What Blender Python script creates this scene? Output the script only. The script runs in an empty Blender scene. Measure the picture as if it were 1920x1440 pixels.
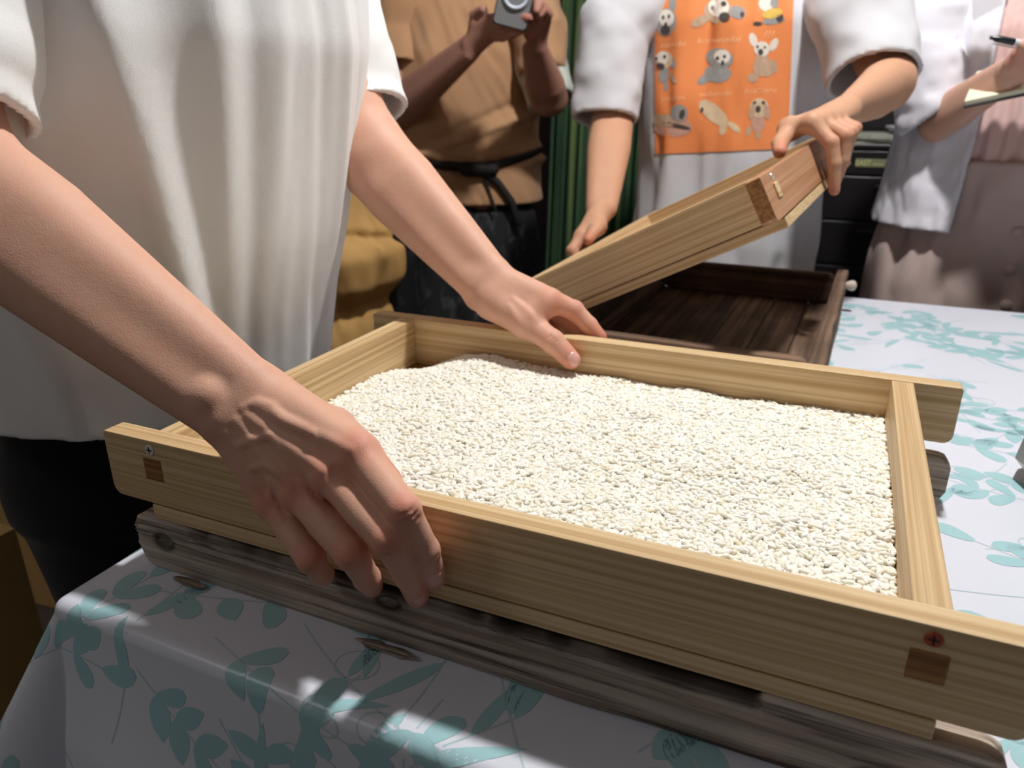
import bpy, bmesh, math, random
import numpy as np
from mathutils import Vector, Matrix, geometry
from mathutils.bvhtree import BVHTree

# ------------------------------------------------------------------ camera, light, world
sc = bpy.context.scene
sc.cycles.max_bounces = 7; sc.cycles.diffuse_bounces = 4; sc.cycles.glossy_bounces = 3
ZC = 1.06                                   # camera height above the floor
FPX, CXP, CYP = 1398.0, 960.0, 720.0
PITCH = math.atan2(529, FPX); YAW = math.atan2(661, math.hypot(FPX, 529))
CF = np.array([-math.sin(YAW)*math.cos(PITCH), math.cos(YAW)*math.cos(PITCH), -math.sin(PITCH)])
CR = np.array([math.cos(YAW), math.sin(YAW), 0.0]); CU = np.cross(CR, CF)
CAMP = np.array([0.0, 0.0, ZC])
cam_d = bpy.data.cameras.new('camera'); cam = bpy.data.objects.new('camera', cam_d)
sc.collection.objects.link(cam); sc.camera = cam
cam.matrix_world = Matrix(((CR[0], CU[0], -CF[0], 0), (CR[1], CU[1], -CF[1], 0), (CR[2], CU[2], -CF[2], ZC), (0, 0, 0, 1)))
cam_d.sensor_width = 36; cam_d.lens = FPX/1920*36; cam_d.clip_start = .02
cam_d.dof.use_dof = True; cam_d.dof.focus_distance = .50; cam_d.dof.aperture_fstop = 9.0
vs = sc.view_settings; vs.view_transform = 'Standard'; vs.look = 'None'; vs.gamma = 1; vs.use_curve_mapping = False
vs.exposure = 0.0
world = bpy.data.worlds.new('world'); sc.world = world; world.use_nodes = True
wb = world.node_tree.nodes['Background']; wb.inputs[0].default_value = (1.0, .95, .93, 1); wb.inputs[1].default_value = .085
LAMP = (.06, .96, ZC + 1.32)
ld = bpy.data.lights.new('lamp_light', 'POINT'); ld.energy = 98; ld.color = (1.0, .985, .965); ld.shadow_soft_size = .05
lo = bpy.data.objects.new('lamp_light', ld); lo.location = (LAMP[0], LAMP[1], LAMP[2] - .09); sc.collection.objects.link(lo)
REAR_FILL = (.9, 1.9, ZC + 1.3)                   # unseen weak fill light, added deeper in the room
ld2 = bpy.data.lights.new('rear_fill_light', 'AREA'); ld2.shape = 'DISK'; ld2.size = .5; ld2.energy = 3; ld2.color = (1, .95, .9)
lo2 = bpy.data.objects.new('rear_fill_light', ld2); lo2.location = (REAR_FILL[0], REAR_FILL[1], REAR_FILL[2] - .03); sc.collection.objects.link(lo2)

SIDE = (-1.35, -.65, ZC + 1.0)               # unseen light added left of the camera, for the front boards and carton
ld3 = bpy.data.lights.new('side_light', 'POINT'); ld3.shadow_soft_size = .2; ld3.energy = 9; ld3.color = (1, .96, .93)
lo3 = bpy.data.objects.new('side_light', ld3); lo3.location = SIDE; sc.collection.objects.link(lo3)

# ------------------------------------------------------------------ helpers
COL = sc.collection
H_ = .225                                    # the tray's scale unit
def ray(p):
    d = CF*FPX + CR*(p[0]-CXP) - CU*(p[1]-CYP); return d/(d @ CF)
def dep(p, d): return CAMP + ray(p)*d        # point seen at pixel p, d metres along the view axis
def ony(p, y): r = ray(p); return CAMP + r*(y/r[1])
def onx(p, x): r = ray(p); return CAMP + r*(x/r[0])
def W(x, y, z): return np.array([x, y, z + ZC])   # z given relative to the camera height
def link(name, me, mat=None, parent=None):
    o = bpy.data.objects.new(name, me); COL.objects.link(o)
    if mat is not None and me is not None:
        for m in (mat if isinstance(mat, (list, tuple)) else [mat]): me.materials.append(m)
    if parent is not None: o.parent = parent
    return o
def empty(name, loc, rot=None):
    o = bpy.data.objects.new(name, None); COL.objects.link(o); o.location = loc; o.empty_display_size = .05
    if rot is not None: o.matrix_world = Matrix.Translation(Vector(loc)) @ rot.to_4x4()
    return o
def tag(o, label, cat, group=None):
    o['label'] = label; o['category'] = cat
    if group: o['group'] = group
    return o
def struct(o, label, cat):
    o['kind'] = 'structure'; return tag(o, label, cat)
def mesh_from(name, verts, faces, smooth=True):
    me = bpy.data.meshes.new(name)
    v = np.asarray(verts, np.float32)
    if isinstance(faces, np.ndarray):
        n = faces.shape[1]
        me.vertices.add(len(v)); me.vertices.foreach_set('co', v.ravel())
        me.loops.add(faces.size); me.polygons.add(len(faces))
        me.loops.foreach_set('vertex_index', faces.astype(np.int32).ravel())
        me.polygons.foreach_set('loop_start', np.arange(0, faces.size, n, dtype=np.int32))
        me.update(calc_edges=True); me.validate()
    else:
        me.from_pydata([tuple(map(float, x)) for x in v], [], faces)
    if smooth: me.polygons.foreach_set('use_smooth', np.ones(len(me.polygons), bool))
    me.update(); return me
def bm_mesh(name, bm, smooth=False):
    me = bpy.data.meshes.new(name); bm.normal_update(); bm.to_mesh(me); bm.free()
    if smooth: me.polygons.foreach_set('use_smooth', np.ones(len(me.polygons), bool))
    return me
def keep_world(o, parent):                   # parent o to an empty whose transform is a pure matrix
    o.parent = parent; o.matrix_parent_inverse = parent.matrix_basis.inverted()
    return o
def prism(poly, t, bevel=.0008, seg=2):
    """polygon in local XZ extruded along +Y by t, edges bevelled"""
    bm = bmesh.new()
    a = [bm.verts.new((x, 0, z)) for x, z in poly]; b = [bm.verts.new((x, t, z)) for x, z in poly]
    n = len(poly)
    bm.faces.new(a); bm.faces.new(b[::-1])
    for i in range(n): bm.faces.new((a[i], b[i], b[(i+1) % n], a[(i+1) % n]))
    bmesh.ops.recalc_face_normals(bm, faces=bm.faces)
    if bevel > 0:
        es = [e for e in bm.edges if e.calc_face_angle(0) > .6]
        bmesh.ops.bevel(bm, geom=es, offset=bevel, segments=seg, affect='EDGES', profile=.5)
    return bm
def rrect(x0, x1, z0, z1, r, n=4):
    """rounded rectangle outline; r = (top left, top right, bottom right, bottom left)"""
    out = []
    for (cx, cz, a0, rr) in ((x0+r[0], z1-r[0], 180, r[0]), (x1-r[1], z1-r[1], 90, r[1]), (x1-r[2], z0+r[2], 0, r[2]), (x0+r[3], z0+r[3], -90, r[3])):
        if rr <= 0: out.append((cx, cz)); continue
        for k in range(n+1):
            a = math.radians(a0 - 90*k/n); out.append((cx+rr*math.cos(a), cz+rr*math.sin(a)))
    return out
def boxm(name, x0, x1, y0, y1, z0, z1, bevel=.001, seg=2):
    bm = prism(rrect(x0, x1, z0, z1, (0, 0, 0, 0)), y1-y0, bevel, seg)
    bmesh.ops.translate(bm, verts=bm.verts, vec=(0, y0, 0)); return bm_mesh(name, bm)
def lathe(name, prof, n=32, smooth=True):
    vs_, fs = [], []
    for r, z in prof:
        for k in range(n): vs_.append((r*math.cos(2*math.pi*k/n), r*math.sin(2*math.pi*k/n), z))
    for i in range(len(prof)-1):
        for k in range(n): fs.append((i*n+k, i*n+(k+1) % n, (i+1)*n+(k+1) % n, (i+1)*n+k))
    fs.append(tuple(range(n))[::-1]); fs.append(tuple((len(prof)-1)*n+k for k in range(n)))
    return mesh_from(name, vs_, fs, smooth)
def tube(name, pts, r, n=10):
    pts = [np.array(p, float) for p in pts]; vs_, fs = [], []
    rr = r if isinstance(r, (list, tuple)) else [r]*len(pts)
    up = np.array([.13, .2, .97])
    for i, p in enumerate(pts):
        t = pts[min(i+1, len(pts)-1)] - pts[max(i-1, 0)]; t /= np.linalg.norm(t)+1e-9
        a = np.cross(t, up); a /= np.linalg.norm(a)+1e-9; b = np.cross(a, t)
        for k in range(n):
            w = 2*math.pi*k/n; vs_.append(p + rr[i]*(math.cos(w)*a + math.sin(w)*b))
    for i in range(len(pts)-1):
        for k in range(n): fs.append((i*n+k, i*n+(k+1) % n, (i+1)*n+(k+1) % n, (i+1)*n+k))
    fs.append(tuple(range(n))); fs.append(tuple((len(pts)-1)*n+k for k in range(n))[::-1])
    return mesh_from(name, vs_, fs)

# ---- smooth value noise in numpy, for cloth folds and rough wood
_rng = np.random.default_rng(7)
_tab = _rng.random((32, 32, 32)).astype(np.float32)
def vnoise(x, y, z):
    x, y, z = np.broadcast_arrays(np.float32(x), np.float32(y), np.float32(z))
    xi, yi, zi = np.floor(x).astype(int), np.floor(y).astype(int), np.floor(z).astype(int)
    fx, fy, fz = x-xi, y-yi, z-zi
    fx = fx*fx*(3-2*fx); fy = fy*fy*(3-2*fy); fz = fz*fz*(3-2*fz)
    r = 0
    for a in (0, 1):
        for b in (0, 1):
            for c in (0, 1):
                w = (fx if a else 1-fx)*(fy if b else 1-fy)*(fz if c else 1-fz)
                r = r + w*_tab[(xi+a) % 32, (yi+b) % 32, (zi+c) % 32]
    return r*2-1

# ---- signed distance volumes -> one continuous surface
def near(d, disp, x, y, z):                  # displace a field only close to its surface
    m = np.nonzero(np.abs(d) < .03); d[m] -= disp(x[m[0], 0, 0], y[0, m[1], 0], z[0, 0, m[2]]); return d
class Vol:
    def __init__(s, lo, hi, vox):
        s.lo = np.array(lo, np.float32); s.vox = vox
        n = np.ceil((np.array(hi)-np.array(lo))/vox).astype(int)+1
        s.n = n; s.V = np.full(tuple(n), .03, np.float32)
        s.ax = [s.lo[i]+vox*np.arange(n[i], dtype=np.float32) for i in range(3)]
    def block(s, lo, hi):
        i0 = np.clip(np.floor((np.array(lo)-s.lo)/s.vox).astype(int), 0, s.n); i1 = np.clip(np.ceil((np.array(hi)-s.lo)/s.vox).astype(int)+1, 0, s.n)
        sl = tuple(slice(a, b) for a, b in zip(i0, i1))
        x, y, z = s.ax[0][sl[0]][:, None, None], s.ax[1][sl[1]][None, :, None], s.ax[2][sl[2]][None, None, :]
        return sl, x, y, z
    def put(s, sl, d, k, mode='add'):
        v = s.V[sl]
        if v.size == 0: return
        if mode == 'sub':
            d = -d; h = np.maximum(k-np.abs(v-d), 0)/k if k > 0 else 0; s.V[sl] = np.maximum(v, d)+h*h*k*.25
        else:
            h = np.maximum(k-np.abs(v-d), 0)/k if k > 0 else 0; s.V[sl] = np.minimum(v, d)-h*h*k*.25
    def cap(s, a, b, ra, rb, k=.004, mode='add', disp=None, sq=None):
        """tapered capsule; sq=(axis, factor) flattens it across a unit axis"""
        a = np.array(a, np.float32); b = np.array(b, np.float32); m = max(ra, rb)*(sq[1] if sq and sq[1] > 1 else 1)+k+.006
        sl, x, y, z = s.block(np.minimum(a, b)-m, np.maximum(a, b)+m)
        px, py, pz = x-a[0], y-a[1], z-a[2]; ab = b-a; L2 = float(ab @ ab)+1e-12
        t = np.clip((px*ab[0]+py*ab[1]+pz*ab[2])/L2, 0, 1)
        qx, qy, qz = px-t*ab[0], py-t*ab[1], pz-t*ab[2]
        q2 = qx*qx+qy*qy+qz*qz
        if sq is not None:
            ax = np.array(sq[0], np.float32); ax /= np.linalg.norm(ax); dd = qx*ax[0]+qy*ax[1]+qz*ax[2]
            q2 = q2 + dd*dd*(1/sq[1]**2-1)
        d = np.sqrt(q2)-(ra+(rb-ra)*t)
        if disp is not None: d = near(d, disp, x, y, z)
        s.put(sl, d, k, mode)
    def chain(s, pts, rads, k=.004, mode='add', disp=None, sq=None):
        pts = np.array(pts, np.float32); m = max(rads)+k+.006; big = np.prod((np.ptp(pts, axis=0)+2*m)/s.vox) > 9e6
        if big or len(pts) == 2 or mode == 'sub':
            for i in range(len(pts)-1): s.cap(pts[i], pts[i+1], rads[i], rads[i+1], k if not big else k*.4, mode, disp, sq)
            return
        sl, x, y, z = s.block(pts.min(0)-m, pts.max(0)+m); D = None
        for a, b, ra, rb in zip(pts[:-1], pts[1:], rads[:-1], rads[1:]):
            ab = b-a; px, py, pz = x-a[0], y-a[1], z-a[2]; t = np.clip((px*ab[0]+py*ab[1]+pz*ab[2])/(float(ab @ ab)+1e-12), 0, 1)
            d = np.sqrt((px-t*ab[0])**2+(py-t*ab[1])**2+(pz-t*ab[2])**2)-(ra+(rb-ra)*t); D = d if D is None else np.minimum(D, d)
        if disp is not None: D = near(D, disp, x, y, z)
        s.put(sl, D, k, mode)
    def ball(s, c, r, k=.004, mode='add'): s.cap(c, np.array(c)+1e-5, r, r, k, mode)
    def ell(s, c, rad, k=.004, mode='add'):
        c = np.array(c); m = max(rad)+k+.006
        sl, x, y, z = s.block(c-m, c+m)
        q = np.sqrt(((x-c[0])/rad[0])**2+((y-c[1])/rad[1])**2+((z-c[2])/rad[2])**2)
        s.put(sl, (q-1)*min(rad), k, mode)
    def loft(s, tab, yaw=0., k=.01, p=2.3, disp=None, mode='add', zr=None):
        """stack of superellipse sections (z, cx, cy, a, b); a along the facing direction yaw"""
        t = np.array(sorted(tab), np.float32); zz = s.ax[2]
        ker = np.exp(-np.linspace(-2, 2, max(3, int(.05/s.vox)))**2); ker /= ker.sum(); pad = len(ker)
        zp = np.concatenate([zz[0]-s.vox*np.arange(pad, 0, -1), zz, zz[-1]+s.vox*np.arange(1, pad+1)])
        f = [np.convolve(np.interp(zp, t[:, 0], t[:, i]), ker, 'same')[pad:-pad].astype(np.float32)[None, None, :] for i in (1, 2, 3, 4)]
        x, y = s.ax[0][:, None, None]-f[0], s.ax[1][None, :, None]-f[1]
        c, n = math.cos(yaw), math.sin(yaw)
        u, v = x*c+y*n, -x*n+y*c
        q = (np.abs(u/f[2])**p+np.abs(v/f[3])**p)**(1/p)
        d = (q-1)*np.minimum(f[2], f[3])
        z3 = zz[None, None, :]
        if disp is not None:
            m = np.nonzero(np.abs(d) < .034); uu, vv = u[m], v[m]; d[m] -= disp(np.arctan2(vv, uu), zz[m[2]], uu, vv)
        d = np.maximum(d, np.maximum(t[0, 0]-z3, z3-t[-1, 0]))
        s.put((slice(None),)*3, d, k, mode)
    def cut(s, n, c):                          # keep n.x < c
        s.V = np.maximum(s.V, (s.ax[0]*n[0])[:, None, None]+(s.ax[1]*n[1])[None, :, None]+(s.ax[2]*n[2])[None, None, :]-c)
    def shell(s, t, cuts=()):                   # hollow it and open it at the planes (n, c): keep n.x < c
        s.V = np.maximum(s.V, -(s.V+t))
        for n, c in cuts: s.cut(n, c)
    def sample(s, P):
        i = (np.asarray(P)-s.lo)/s.vox; i = np.clip(i, 0, s.n-1.001); j = i.astype(int); f = i-j; r = 0
        for a in (0, 1):
            for b in (0, 1):
                for c in (0, 1):
                    r = r+(f[..., 0] if a else 1-f[..., 0])*(f[..., 1] if b else 1-f[..., 1])*(f[..., 2] if c else 1-f[..., 2])*s.V[j[..., 0]+a, j[..., 1]+b, j[..., 2]+c]
        return r
    def hit(s, p, d0, d1):                      # first surface point along the sight line of pixel p
        t = np.arange(d0, d1, s.vox*.5); P = CAMP+ray(p)*t[:, None]; v = s.sample(P)
        w = np.nonzero(v < 0)[0]
        return P[w[0]] if len(w) else None
    def ridge(s, pix, d0, d1, r, sink=.4, k=.002, mode='add', up=None):
        pts = [s.hit(p, d0, d1) for p in pix]; pts = [q for q in pts if q is not None]
        if len(pts) < 2: return
        # resample
        out = []
        for i in range(len(pts)-1):
            for t in np.linspace(0, 1, 5)[:-1]: out.append(pts[i]*(1-t)+pts[i+1]*t)
        out.append(pts[-1]); out = [np.array(q) for q in out]
        e = s.vox
        for i, q in enumerate(out):             # pull onto the surface
            g = np.array([s.sample(q+np.eye(3)[j]*e)-s.sample(q-np.eye(3)[j]*e) for j in range(3)])/(2*e)
            q = q-g*s.sample(q); out[i] = q-g*r*sink
        V0 = s.V
        rr = [r*(.35+.65*math.sin(math.pi*min(1, max(0, .12+.76*i/(len(out)-1))))) for i in range(len(out))]
        s.chain(out, rr, k, mode)
    def mesh(s, name):
        V = s.V; S = V < 0
        c = [S[a:S.shape[0]-1+a, b:S.shape[1]-1+b, d:S.shape[2]-1+d] for a in (0, 1) for b in (0, 1) for d in (0, 1)]
        anyb = c[0].copy(); allb = c[0].copy()
        for q in c[1:]: anyb |= q; allb &= q
        act = anyb & ~allb; del anyb, allb
        idx = np.full(act.shape, -1, np.int32); I = np.nonzero(act); idx[I] = np.arange(len(I[0]))
        pos = np.zeros((len(I[0]), 3), np.float32); cnt = np.zeros(len(I[0]), np.float32)
        cor = [(a, b, d) for a in (0, 1) for b in (0, 1) for d in (0, 1)]
        val = {o: V[I[0]+o[0], I[1]+o[1], I[2]+o[2]] for o in cor}
        for o in cor:
            for ax in range(3):
                if o[ax]: continue
                p = list(o); p[ax] = 1; p = tuple(p); va, vb = val[o], val[p]; m = (va < 0) != (vb < 0)
                t = np.where(m, va/np.where(m, va-vb, 1), 0)
                for j in range(3): pos[:, j] += m*(o[j]+(t if j == ax else 0))
                cnt += m
        verts = s.lo+s.vox*(np.stack(I, 1)+pos/cnt[:, None])
        fs = []
        for ax in range(3):
            b, d = (ax+1) % 3, (ax+2) % 3
            A = S.swapaxes(0, 0)
            s0 = [slice(None)]*3; s1 = [slice(None)]*3; s0[ax] = slice(0, -1); s1[ax] = slice(1, None)
            s0[b] = s1[b] = slice(1, -1); s0[d] = s1[d] = slice(1, -1)
            in0 = S[tuple(s0)]; m = in0 != S[tuple(s1)]
            J = np.nonzero(m); flip = in0[J]
            J = list(J); J[b] = J[b]+1; J[d] = J[d]+1
            def cell(ob, od):
                q = [J[0], J[1], J[2]]; q[b] = q[b]+ob; q[d] = q[d]+od; return idx[q[0], q[1], q[2]]
            q = np.stack([cell(-1, -1), cell(0, -1), cell(0, 0), cell(-1, 0)], 1)
            q[~flip] = q[~flip][:, ::-1]; fs.append(q)
        f = np.concatenate(fs); f = f[(f >= 0).all(1)]
        return verts, f
def vol_mesh(name, *vols):
    vv, ff, n = [], [], 0
    for v in vols:
        a, f = v.mesh(name); vv.append(a); ff.append(f+n); n += len(a)
    return mesh_from(name, np.concatenate(vv), np.concatenate(ff))

# ------------------------------------------------------------------ materials
def mat(name):
    m = bpy.data.materials.new(name); m.use_nodes = True
    return m, m.node_tree.nodes, m.node_tree.links, m.node_tree.nodes['Principled BSDF']
def srgb(r, g, b):
    f = lambda c: ((c/255+.055)/1.055)**2.4 if c/255 > .04045 else c/255/12.92
    return (f(r), f(g), f(b), 1)
def node(N, t, **kw):
    n = N.new(t)
    for k, v in kw.items():
        if k in n.inputs: n.inputs[k].default_value = v
        else: setattr(n, k, v)
    return n
def ramp(N, stops):
    r = N.new('ShaderNodeValToRGB'); e = r.color_ramp.elements
    while len(e) < len(stops): e.new(.5)
    for x, (p, c) in zip(e, stops): x.position = p; x.color = c if len(c) == 4 else (*c, 1)
    return r
def plain(name, col, rough=.6, noise=0, nscale=40, bump=0, bscale=200, spec=.5, metal=0):
    m, N, L, P = mat(name); P.inputs['Roughness'].default_value = rough; P.inputs['Specular IOR Level'].default_value = spec
    P.inputs['Metallic'].default_value = metal; P.inputs['Base Color'].default_value = col
    tc = N.new('ShaderNodeTexCoord')
    if noise:
        nz = node(N, 'ShaderNodeTexNoise', Scale=nscale, Detail=5.0); L.new(tc.outputs['Object'], nz.inputs['Vector'])
        a = tuple(max(0, c*(1-noise)) for c in col[:3]); b = tuple(min(1, c*(1+noise)) for c in col[:3])
        r = ramp(N, [(.3, a), (.7, b)]); L.new(nz.outputs[0], r.inputs[0]); L.new(r.outputs[0], P.inputs['Base Color'])
    if bump:
        nb = node(N, 'ShaderNodeTexNoise', Scale=bscale, Detail=4.0); L.new(tc.outputs['Object'], nb.inputs['Vector'])
        bp = node(N, 'ShaderNodeBump', Strength=bump, Distance=.002); L.new(nb.outputs[0], bp.inputs['Height']); L.new(bp.outputs[0], P.inputs['Normal'])
    return m
def wood(name, light, dark, freq=150, contrast=(.38, .66), rough=.5, bump=.08, blot=.12, seed=0, crack=0, long=1.6):
    """straight grain running along local X"""
    m, N, L, P = mat(name)
    tc = N.new('ShaderNodeTexCoord'); oi = N.new('ShaderNodeObjectInfo')
    rnd = node(N, 'ShaderNodeVectorMath', operation='SCALE'); rnd.inputs['Scale'].default_value = 9
    cmb = N.new('ShaderNodeCombineXYZ')
    for i in range(3): L.new(oi.outputs['Random'], cmb.inputs[i])
    L.new(cmb.outputs[0], rnd.inputs[0])
    add = node(N, 'ShaderNodeVectorMath', operation='ADD'); L.new(tc.outputs['Object'], add.inputs[0]); L.new(rnd.outputs[0], add.inputs[1])
    mp = N.new('ShaderNodeMapping'); mp.inputs['Scale'].default_value = (long, freq*.8, freq); mp.inputs['Location'].default_value = (seed, seed*3.1, 0)
    L.new(add.outputs[0], mp.inputs[0])
    n1 = node(N, 'ShaderNodeTexNoise', Scale=1.0, Detail=2.5, Roughness=.55, Distortion=.15); L.new(mp.outputs[0], n1.inputs['Vector'])
    r = ramp(N, [(contrast[0], dark), (contrast[1], light)]); L.new(n1.outputs[0], r.inputs[0])
    mp2 = N.new('ShaderNodeMapping'); mp2.inputs['Scale'].default_value = (12, 900, 900); L.new(add.outputs[0], mp2.inputs[0])
    n2 = node(N, 'ShaderNodeTexNoise', Scale=1.0, Detail=2.0); L.new(mp2.outputs[0], n2.inputs['Vector'])
    mx = node(N, 'ShaderNodeMix', data_type='RGBA', blend_type='MULTIPLY'); mx.inputs[0].default_value = .25
    r2 = ramp(N, [(.35, (.6, .55, .5)), (.6, (1, 1, 1))]); L.new(n2.outputs[0], r2.inputs[0])
    L.new(r.outputs[0], mx.inputs[6]); L.new(r2.outputs[0], mx.inputs[7])
    n3 = node(N, 'ShaderNodeTexNoise', Scale=9.0, Detail=3.0); L.new(add.outputs[0], n3.inputs['Vector'])
    r3 = ramp(N, [(.3, (1-blot*2,)*3), (.7, (1, 1, 1))]); L.new(n3.outputs[0], r3.inputs[0])
    mx2 = node(N, 'ShaderNodeMix', data_type='RGBA', blend_type='MULTIPLY'); mx2.inputs[0].default_value = 1
    L.new(mx.outputs[2], mx2.inputs[6]); L.new(r3.outputs[0], mx2.inputs[7])
    out = mx2.outputs[2]
    hsrc = n1.outputs[0]
    if crack:
        mp3 = N.new('ShaderNodeMapping'); mp3.inputs['Scale'].default_value = (5, 170, 190); L.new(add.outputs[0], mp3.inputs[0])
        n4 = node(N, 'ShaderNodeTexNoise', Scale=1.0, Detail=4.0, Roughness=.6); L.new(mp3.outputs[0], n4.inputs['Vector'])
        r4 = ramp(N, [(.36, (.10, .08, .07)), (.50, (1, 1, 1))]); L.new(n4.outputs[0], r4.inputs[0])
        mx3 = node(N, 'ShaderNodeMix', data_type='RGBA', blend_type='MULTIPLY'); mx3.inputs[0].default_value = crack
        L.new(out, mx3.inputs[6]); L.new(r4.outputs[0], mx3.inputs[7]); out = mx3.outputs[2]; hsrc = n4.outputs[0]
    L.new(out, P.inputs['Base Color']); P.inputs['Roughness'].default_value = rough; P.inputs['Specular IOR Level'].default_value = .35
    bp = node(N, 'ShaderNodeBump', Strength=bump, Distance=.002); L.new(hsrc, bp.inputs['Height']); L.new(bp.outputs[0], P.inputs['Normal'])
    return m
def cloth(name, col, rough=.85, var=.05, weave=1400, bump=.15, sheen=.15, darkening=None):
    m, N, L, P = mat(name); tc = N.new('ShaderNodeTexCoord')
    n1 = node(N, 'ShaderNodeTexNoise', Scale=6.0, Detail=4.0); L.new(tc.outputs['Object'], n1.inputs['Vector'])
    r = ramp(N, [(.3, tuple(c*(1-var) for c in col[:3])), (.7, tuple(min(1, c*(1+var)) for c in col[:3]))]); L.new(n1.outputs[0], r.inputs[0])
    L.new(r.outputs[0], P.inputs['Base Color'])
    n2 = node(N, 'ShaderNodeTexNoise', Scale=weave, Detail=2.0); L.new(tc.outputs['Object'], n2.inputs['Vector'])
    n3 = node(N, 'ShaderNodeTexNoise', Scale=45.0, Detail=5.0); L.new(tc.outputs['Object'], n3.inputs['Vector'])
    ad = node(N, 'ShaderNodeMath', operation='MULTIPLY_ADD'); L.new(n3.outputs[0], ad.inputs[0]); ad.inputs[1].default_value = 2.0; L.new(n2.outputs[0], ad.inputs[2])
    bp = node(N, 'ShaderNodeBump', Strength=bump, Distance=.001); L.new(ad.outputs[0], bp.inputs['Height']); L.new(bp.outputs[0], P.inputs['Normal'])
    P.inputs['Roughness'].default_value = rough; P.inputs['Specular IOR Level'].default_value = .2; P.inputs['Sheen Weight'].default_value = sheen
    return m
def skin(name, col, red):
    m, N, L, P = mat(name); tc = N.new('ShaderNodeTexCoord')
    at = N.new('ShaderNodeAttribute'); at.attribute_name = 'flush'
    n1 = node(N, 'ShaderNodeTexNoise', Scale=55.0, Detail=5.0, Roughness=.6); L.new(tc.outputs['Object'], n1.inputs['Vector'])
    ad = node(N, 'ShaderNodeMath', operation='MULTIPLY_ADD', use_clamp=True); L.new(n1.outputs[0], ad.inputs[0]); ad.inputs[1].default_value = .5
    s2 = node(N, 'ShaderNodeMath', operation='SUBTRACT'); L.new(at.outputs['Fac'], s2.inputs[0]); s2.inputs[1].default_value = .18
    L.new(s2.outputs[0], ad.inputs[2])
    r = ramp(N, [(0.0, col), (1.0, red)]); L.new(ad.outputs[0], r.inputs[0]); L.new(r.outputs[0], P.inputs['Base Color'])
    v = node(N, 'ShaderNodeTexVoronoi', Scale=900.0); L.new(tc.outputs['Object'], v.inputs['Vector'])
    n2 = node(N, 'ShaderNodeTexNoise', Scale=220.0, Detail=5.0); L.new(tc.outputs['Object'], n2.inputs['Vector'])
    a2 = node(N, 'ShaderNodeMath', operation='MULTIPLY_ADD'); L.new(v.outputs['Distance'], a2.inputs[0]); a2.inputs[1].default_value = .5; L.new(n2.outputs[0], a2.inputs[2])
    bp = node(N, 'ShaderNodeBump', Strength=.16, Distance=.0012); L.new(a2.outputs[0], bp.inputs['Height']); L.new(bp.outputs[0], P.inputs['Normal'])
    P.inputs['Roughness'].default_value = .54; P.inputs['Specular IOR Level'].default_value = .30
    P.inputs['Subsurface Weight'].default_value = .12; P.inputs['Subsurface Radius'].default_value = (.012, .005, .003); P.inputs['Subsurface Scale'].default_value = .5
    return m
M = {}
M['cedar'] = wood('pale_cedar', srgb(226, 198, 154), srgb(196, 160, 112), freq=300, contrast=(.36, .60), blot=.04, long=.8)
M['cedar_end'] = wood('cedar_end_grain', srgb(176, 126, 74), srgb(128, 84, 44), freq=260, blot=.1)
M['cedar_red'] = wood('reddish_cedar', srgb(205, 158, 122), srgb(172, 122, 86), freq=170, blot=.06)
M['weathered'] = wood('weathered_grey_wood', srgb(228, 212, 196), srgb(168, 148, 132), freq=120, contrast=(.35, .6), rough=.85, bump=.5, blot=.22, crack=.8)
M['darkwood'] = wood('dark_aged_wood', srgb(168, 136, 110), srgb(104, 80, 64), freq=90, rough=.75, bump=.25, blot=.3, crack=.35)
M['screw'] = plain('zinc_screw', (.78, .78, .76, 1), .35, metal=.25)
M['redscrew'] = plain('copper_screw', srgb(196, 96, 70), .4, metal=.6)
M['slot'] = plain('screw_slot', (.02, .02, .02, 1), .7)
M['rice'] = None
M['vinyl'] = plain('white_vinyl_cloth', srgb(226, 229, 240), .28, bump=.05, bscale=900, spec=.5)
M['leaf'] = plain('teal_leaf_print', srgb(168, 209, 214), .28, noise=.03, nscale=25, spec=.5)
M['line'] = plain('grey_teal_line_print', srgb(190, 212, 218), .28, spec=.5)
M['skin_a'] = skin('skin_foreground', srgb(220, 172, 148)[:3], srgb(208, 126, 104)[:3])
M['skin_b'] = skin('skin_tray_holder', srgb(200, 154, 124)[:3], srgb(198, 126, 102)[:3])
M['skin_c'] = skin('skin_phone_holder', srgb(176, 130, 112)[:3], srgb(178, 112, 100)[:3])
M['skin_d'] = skin('skin_note_taker', srgb(206, 164, 142)[:3], srgb(204, 140, 122)[:3])
M['nail'] = plain('finger_nail', srgb(226, 170, 158), .25, spec=.6)
M['tee'] = cloth('cream_cotton', srgb(240, 239, 238), var=.02, bump=.25)
M['tee2'] = cloth('white_cotton', srgb(205, 204, 208))
M['ink_trousers'] = cloth('ink_black_trousers', srgb(16, 16, 22), var=.1)
# ------------------------------------------------------------------ the room
TZ = ZC - 1.5*H_                             # table height
def wallbox(name, x0, x1, y0, y1, z0, z1, m, label, cat):
    return struct(link(name, boxm(name, x0, x1, y0, y1, z0, z1, 0), m), label, cat)
M['floor'] = plain('dark_brown_floor', srgb(52, 42, 38), .7, noise=.25, nscale=8)
M['wall'] = plain('grey_plaster', srgb(150, 152, 148), .9, noise=.06, nscale=6)
M['wall_dark'] = plain('dark_brown_panel', srgb(48, 38, 34), .8, noise=.2, nscale=10)
wallbox('floor', -3.2, 3.2, -1.2, 3.3, -.05, 0, M['floor'], 'dark brown floor under the table and people', 'floor')
wallbox('wall_back', -3.2, 3.2, 3.2, 3.3, 0, 2.6, M['wall'], 'grey plaster wall at the far end of the room', 'wall')
wallbox('trim_1', -3.2, .28, 3.16, 3.2, 0, 1.02, M['wall_dark'], 'dark brown wainscot below the grey wall', 'trim')

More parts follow.
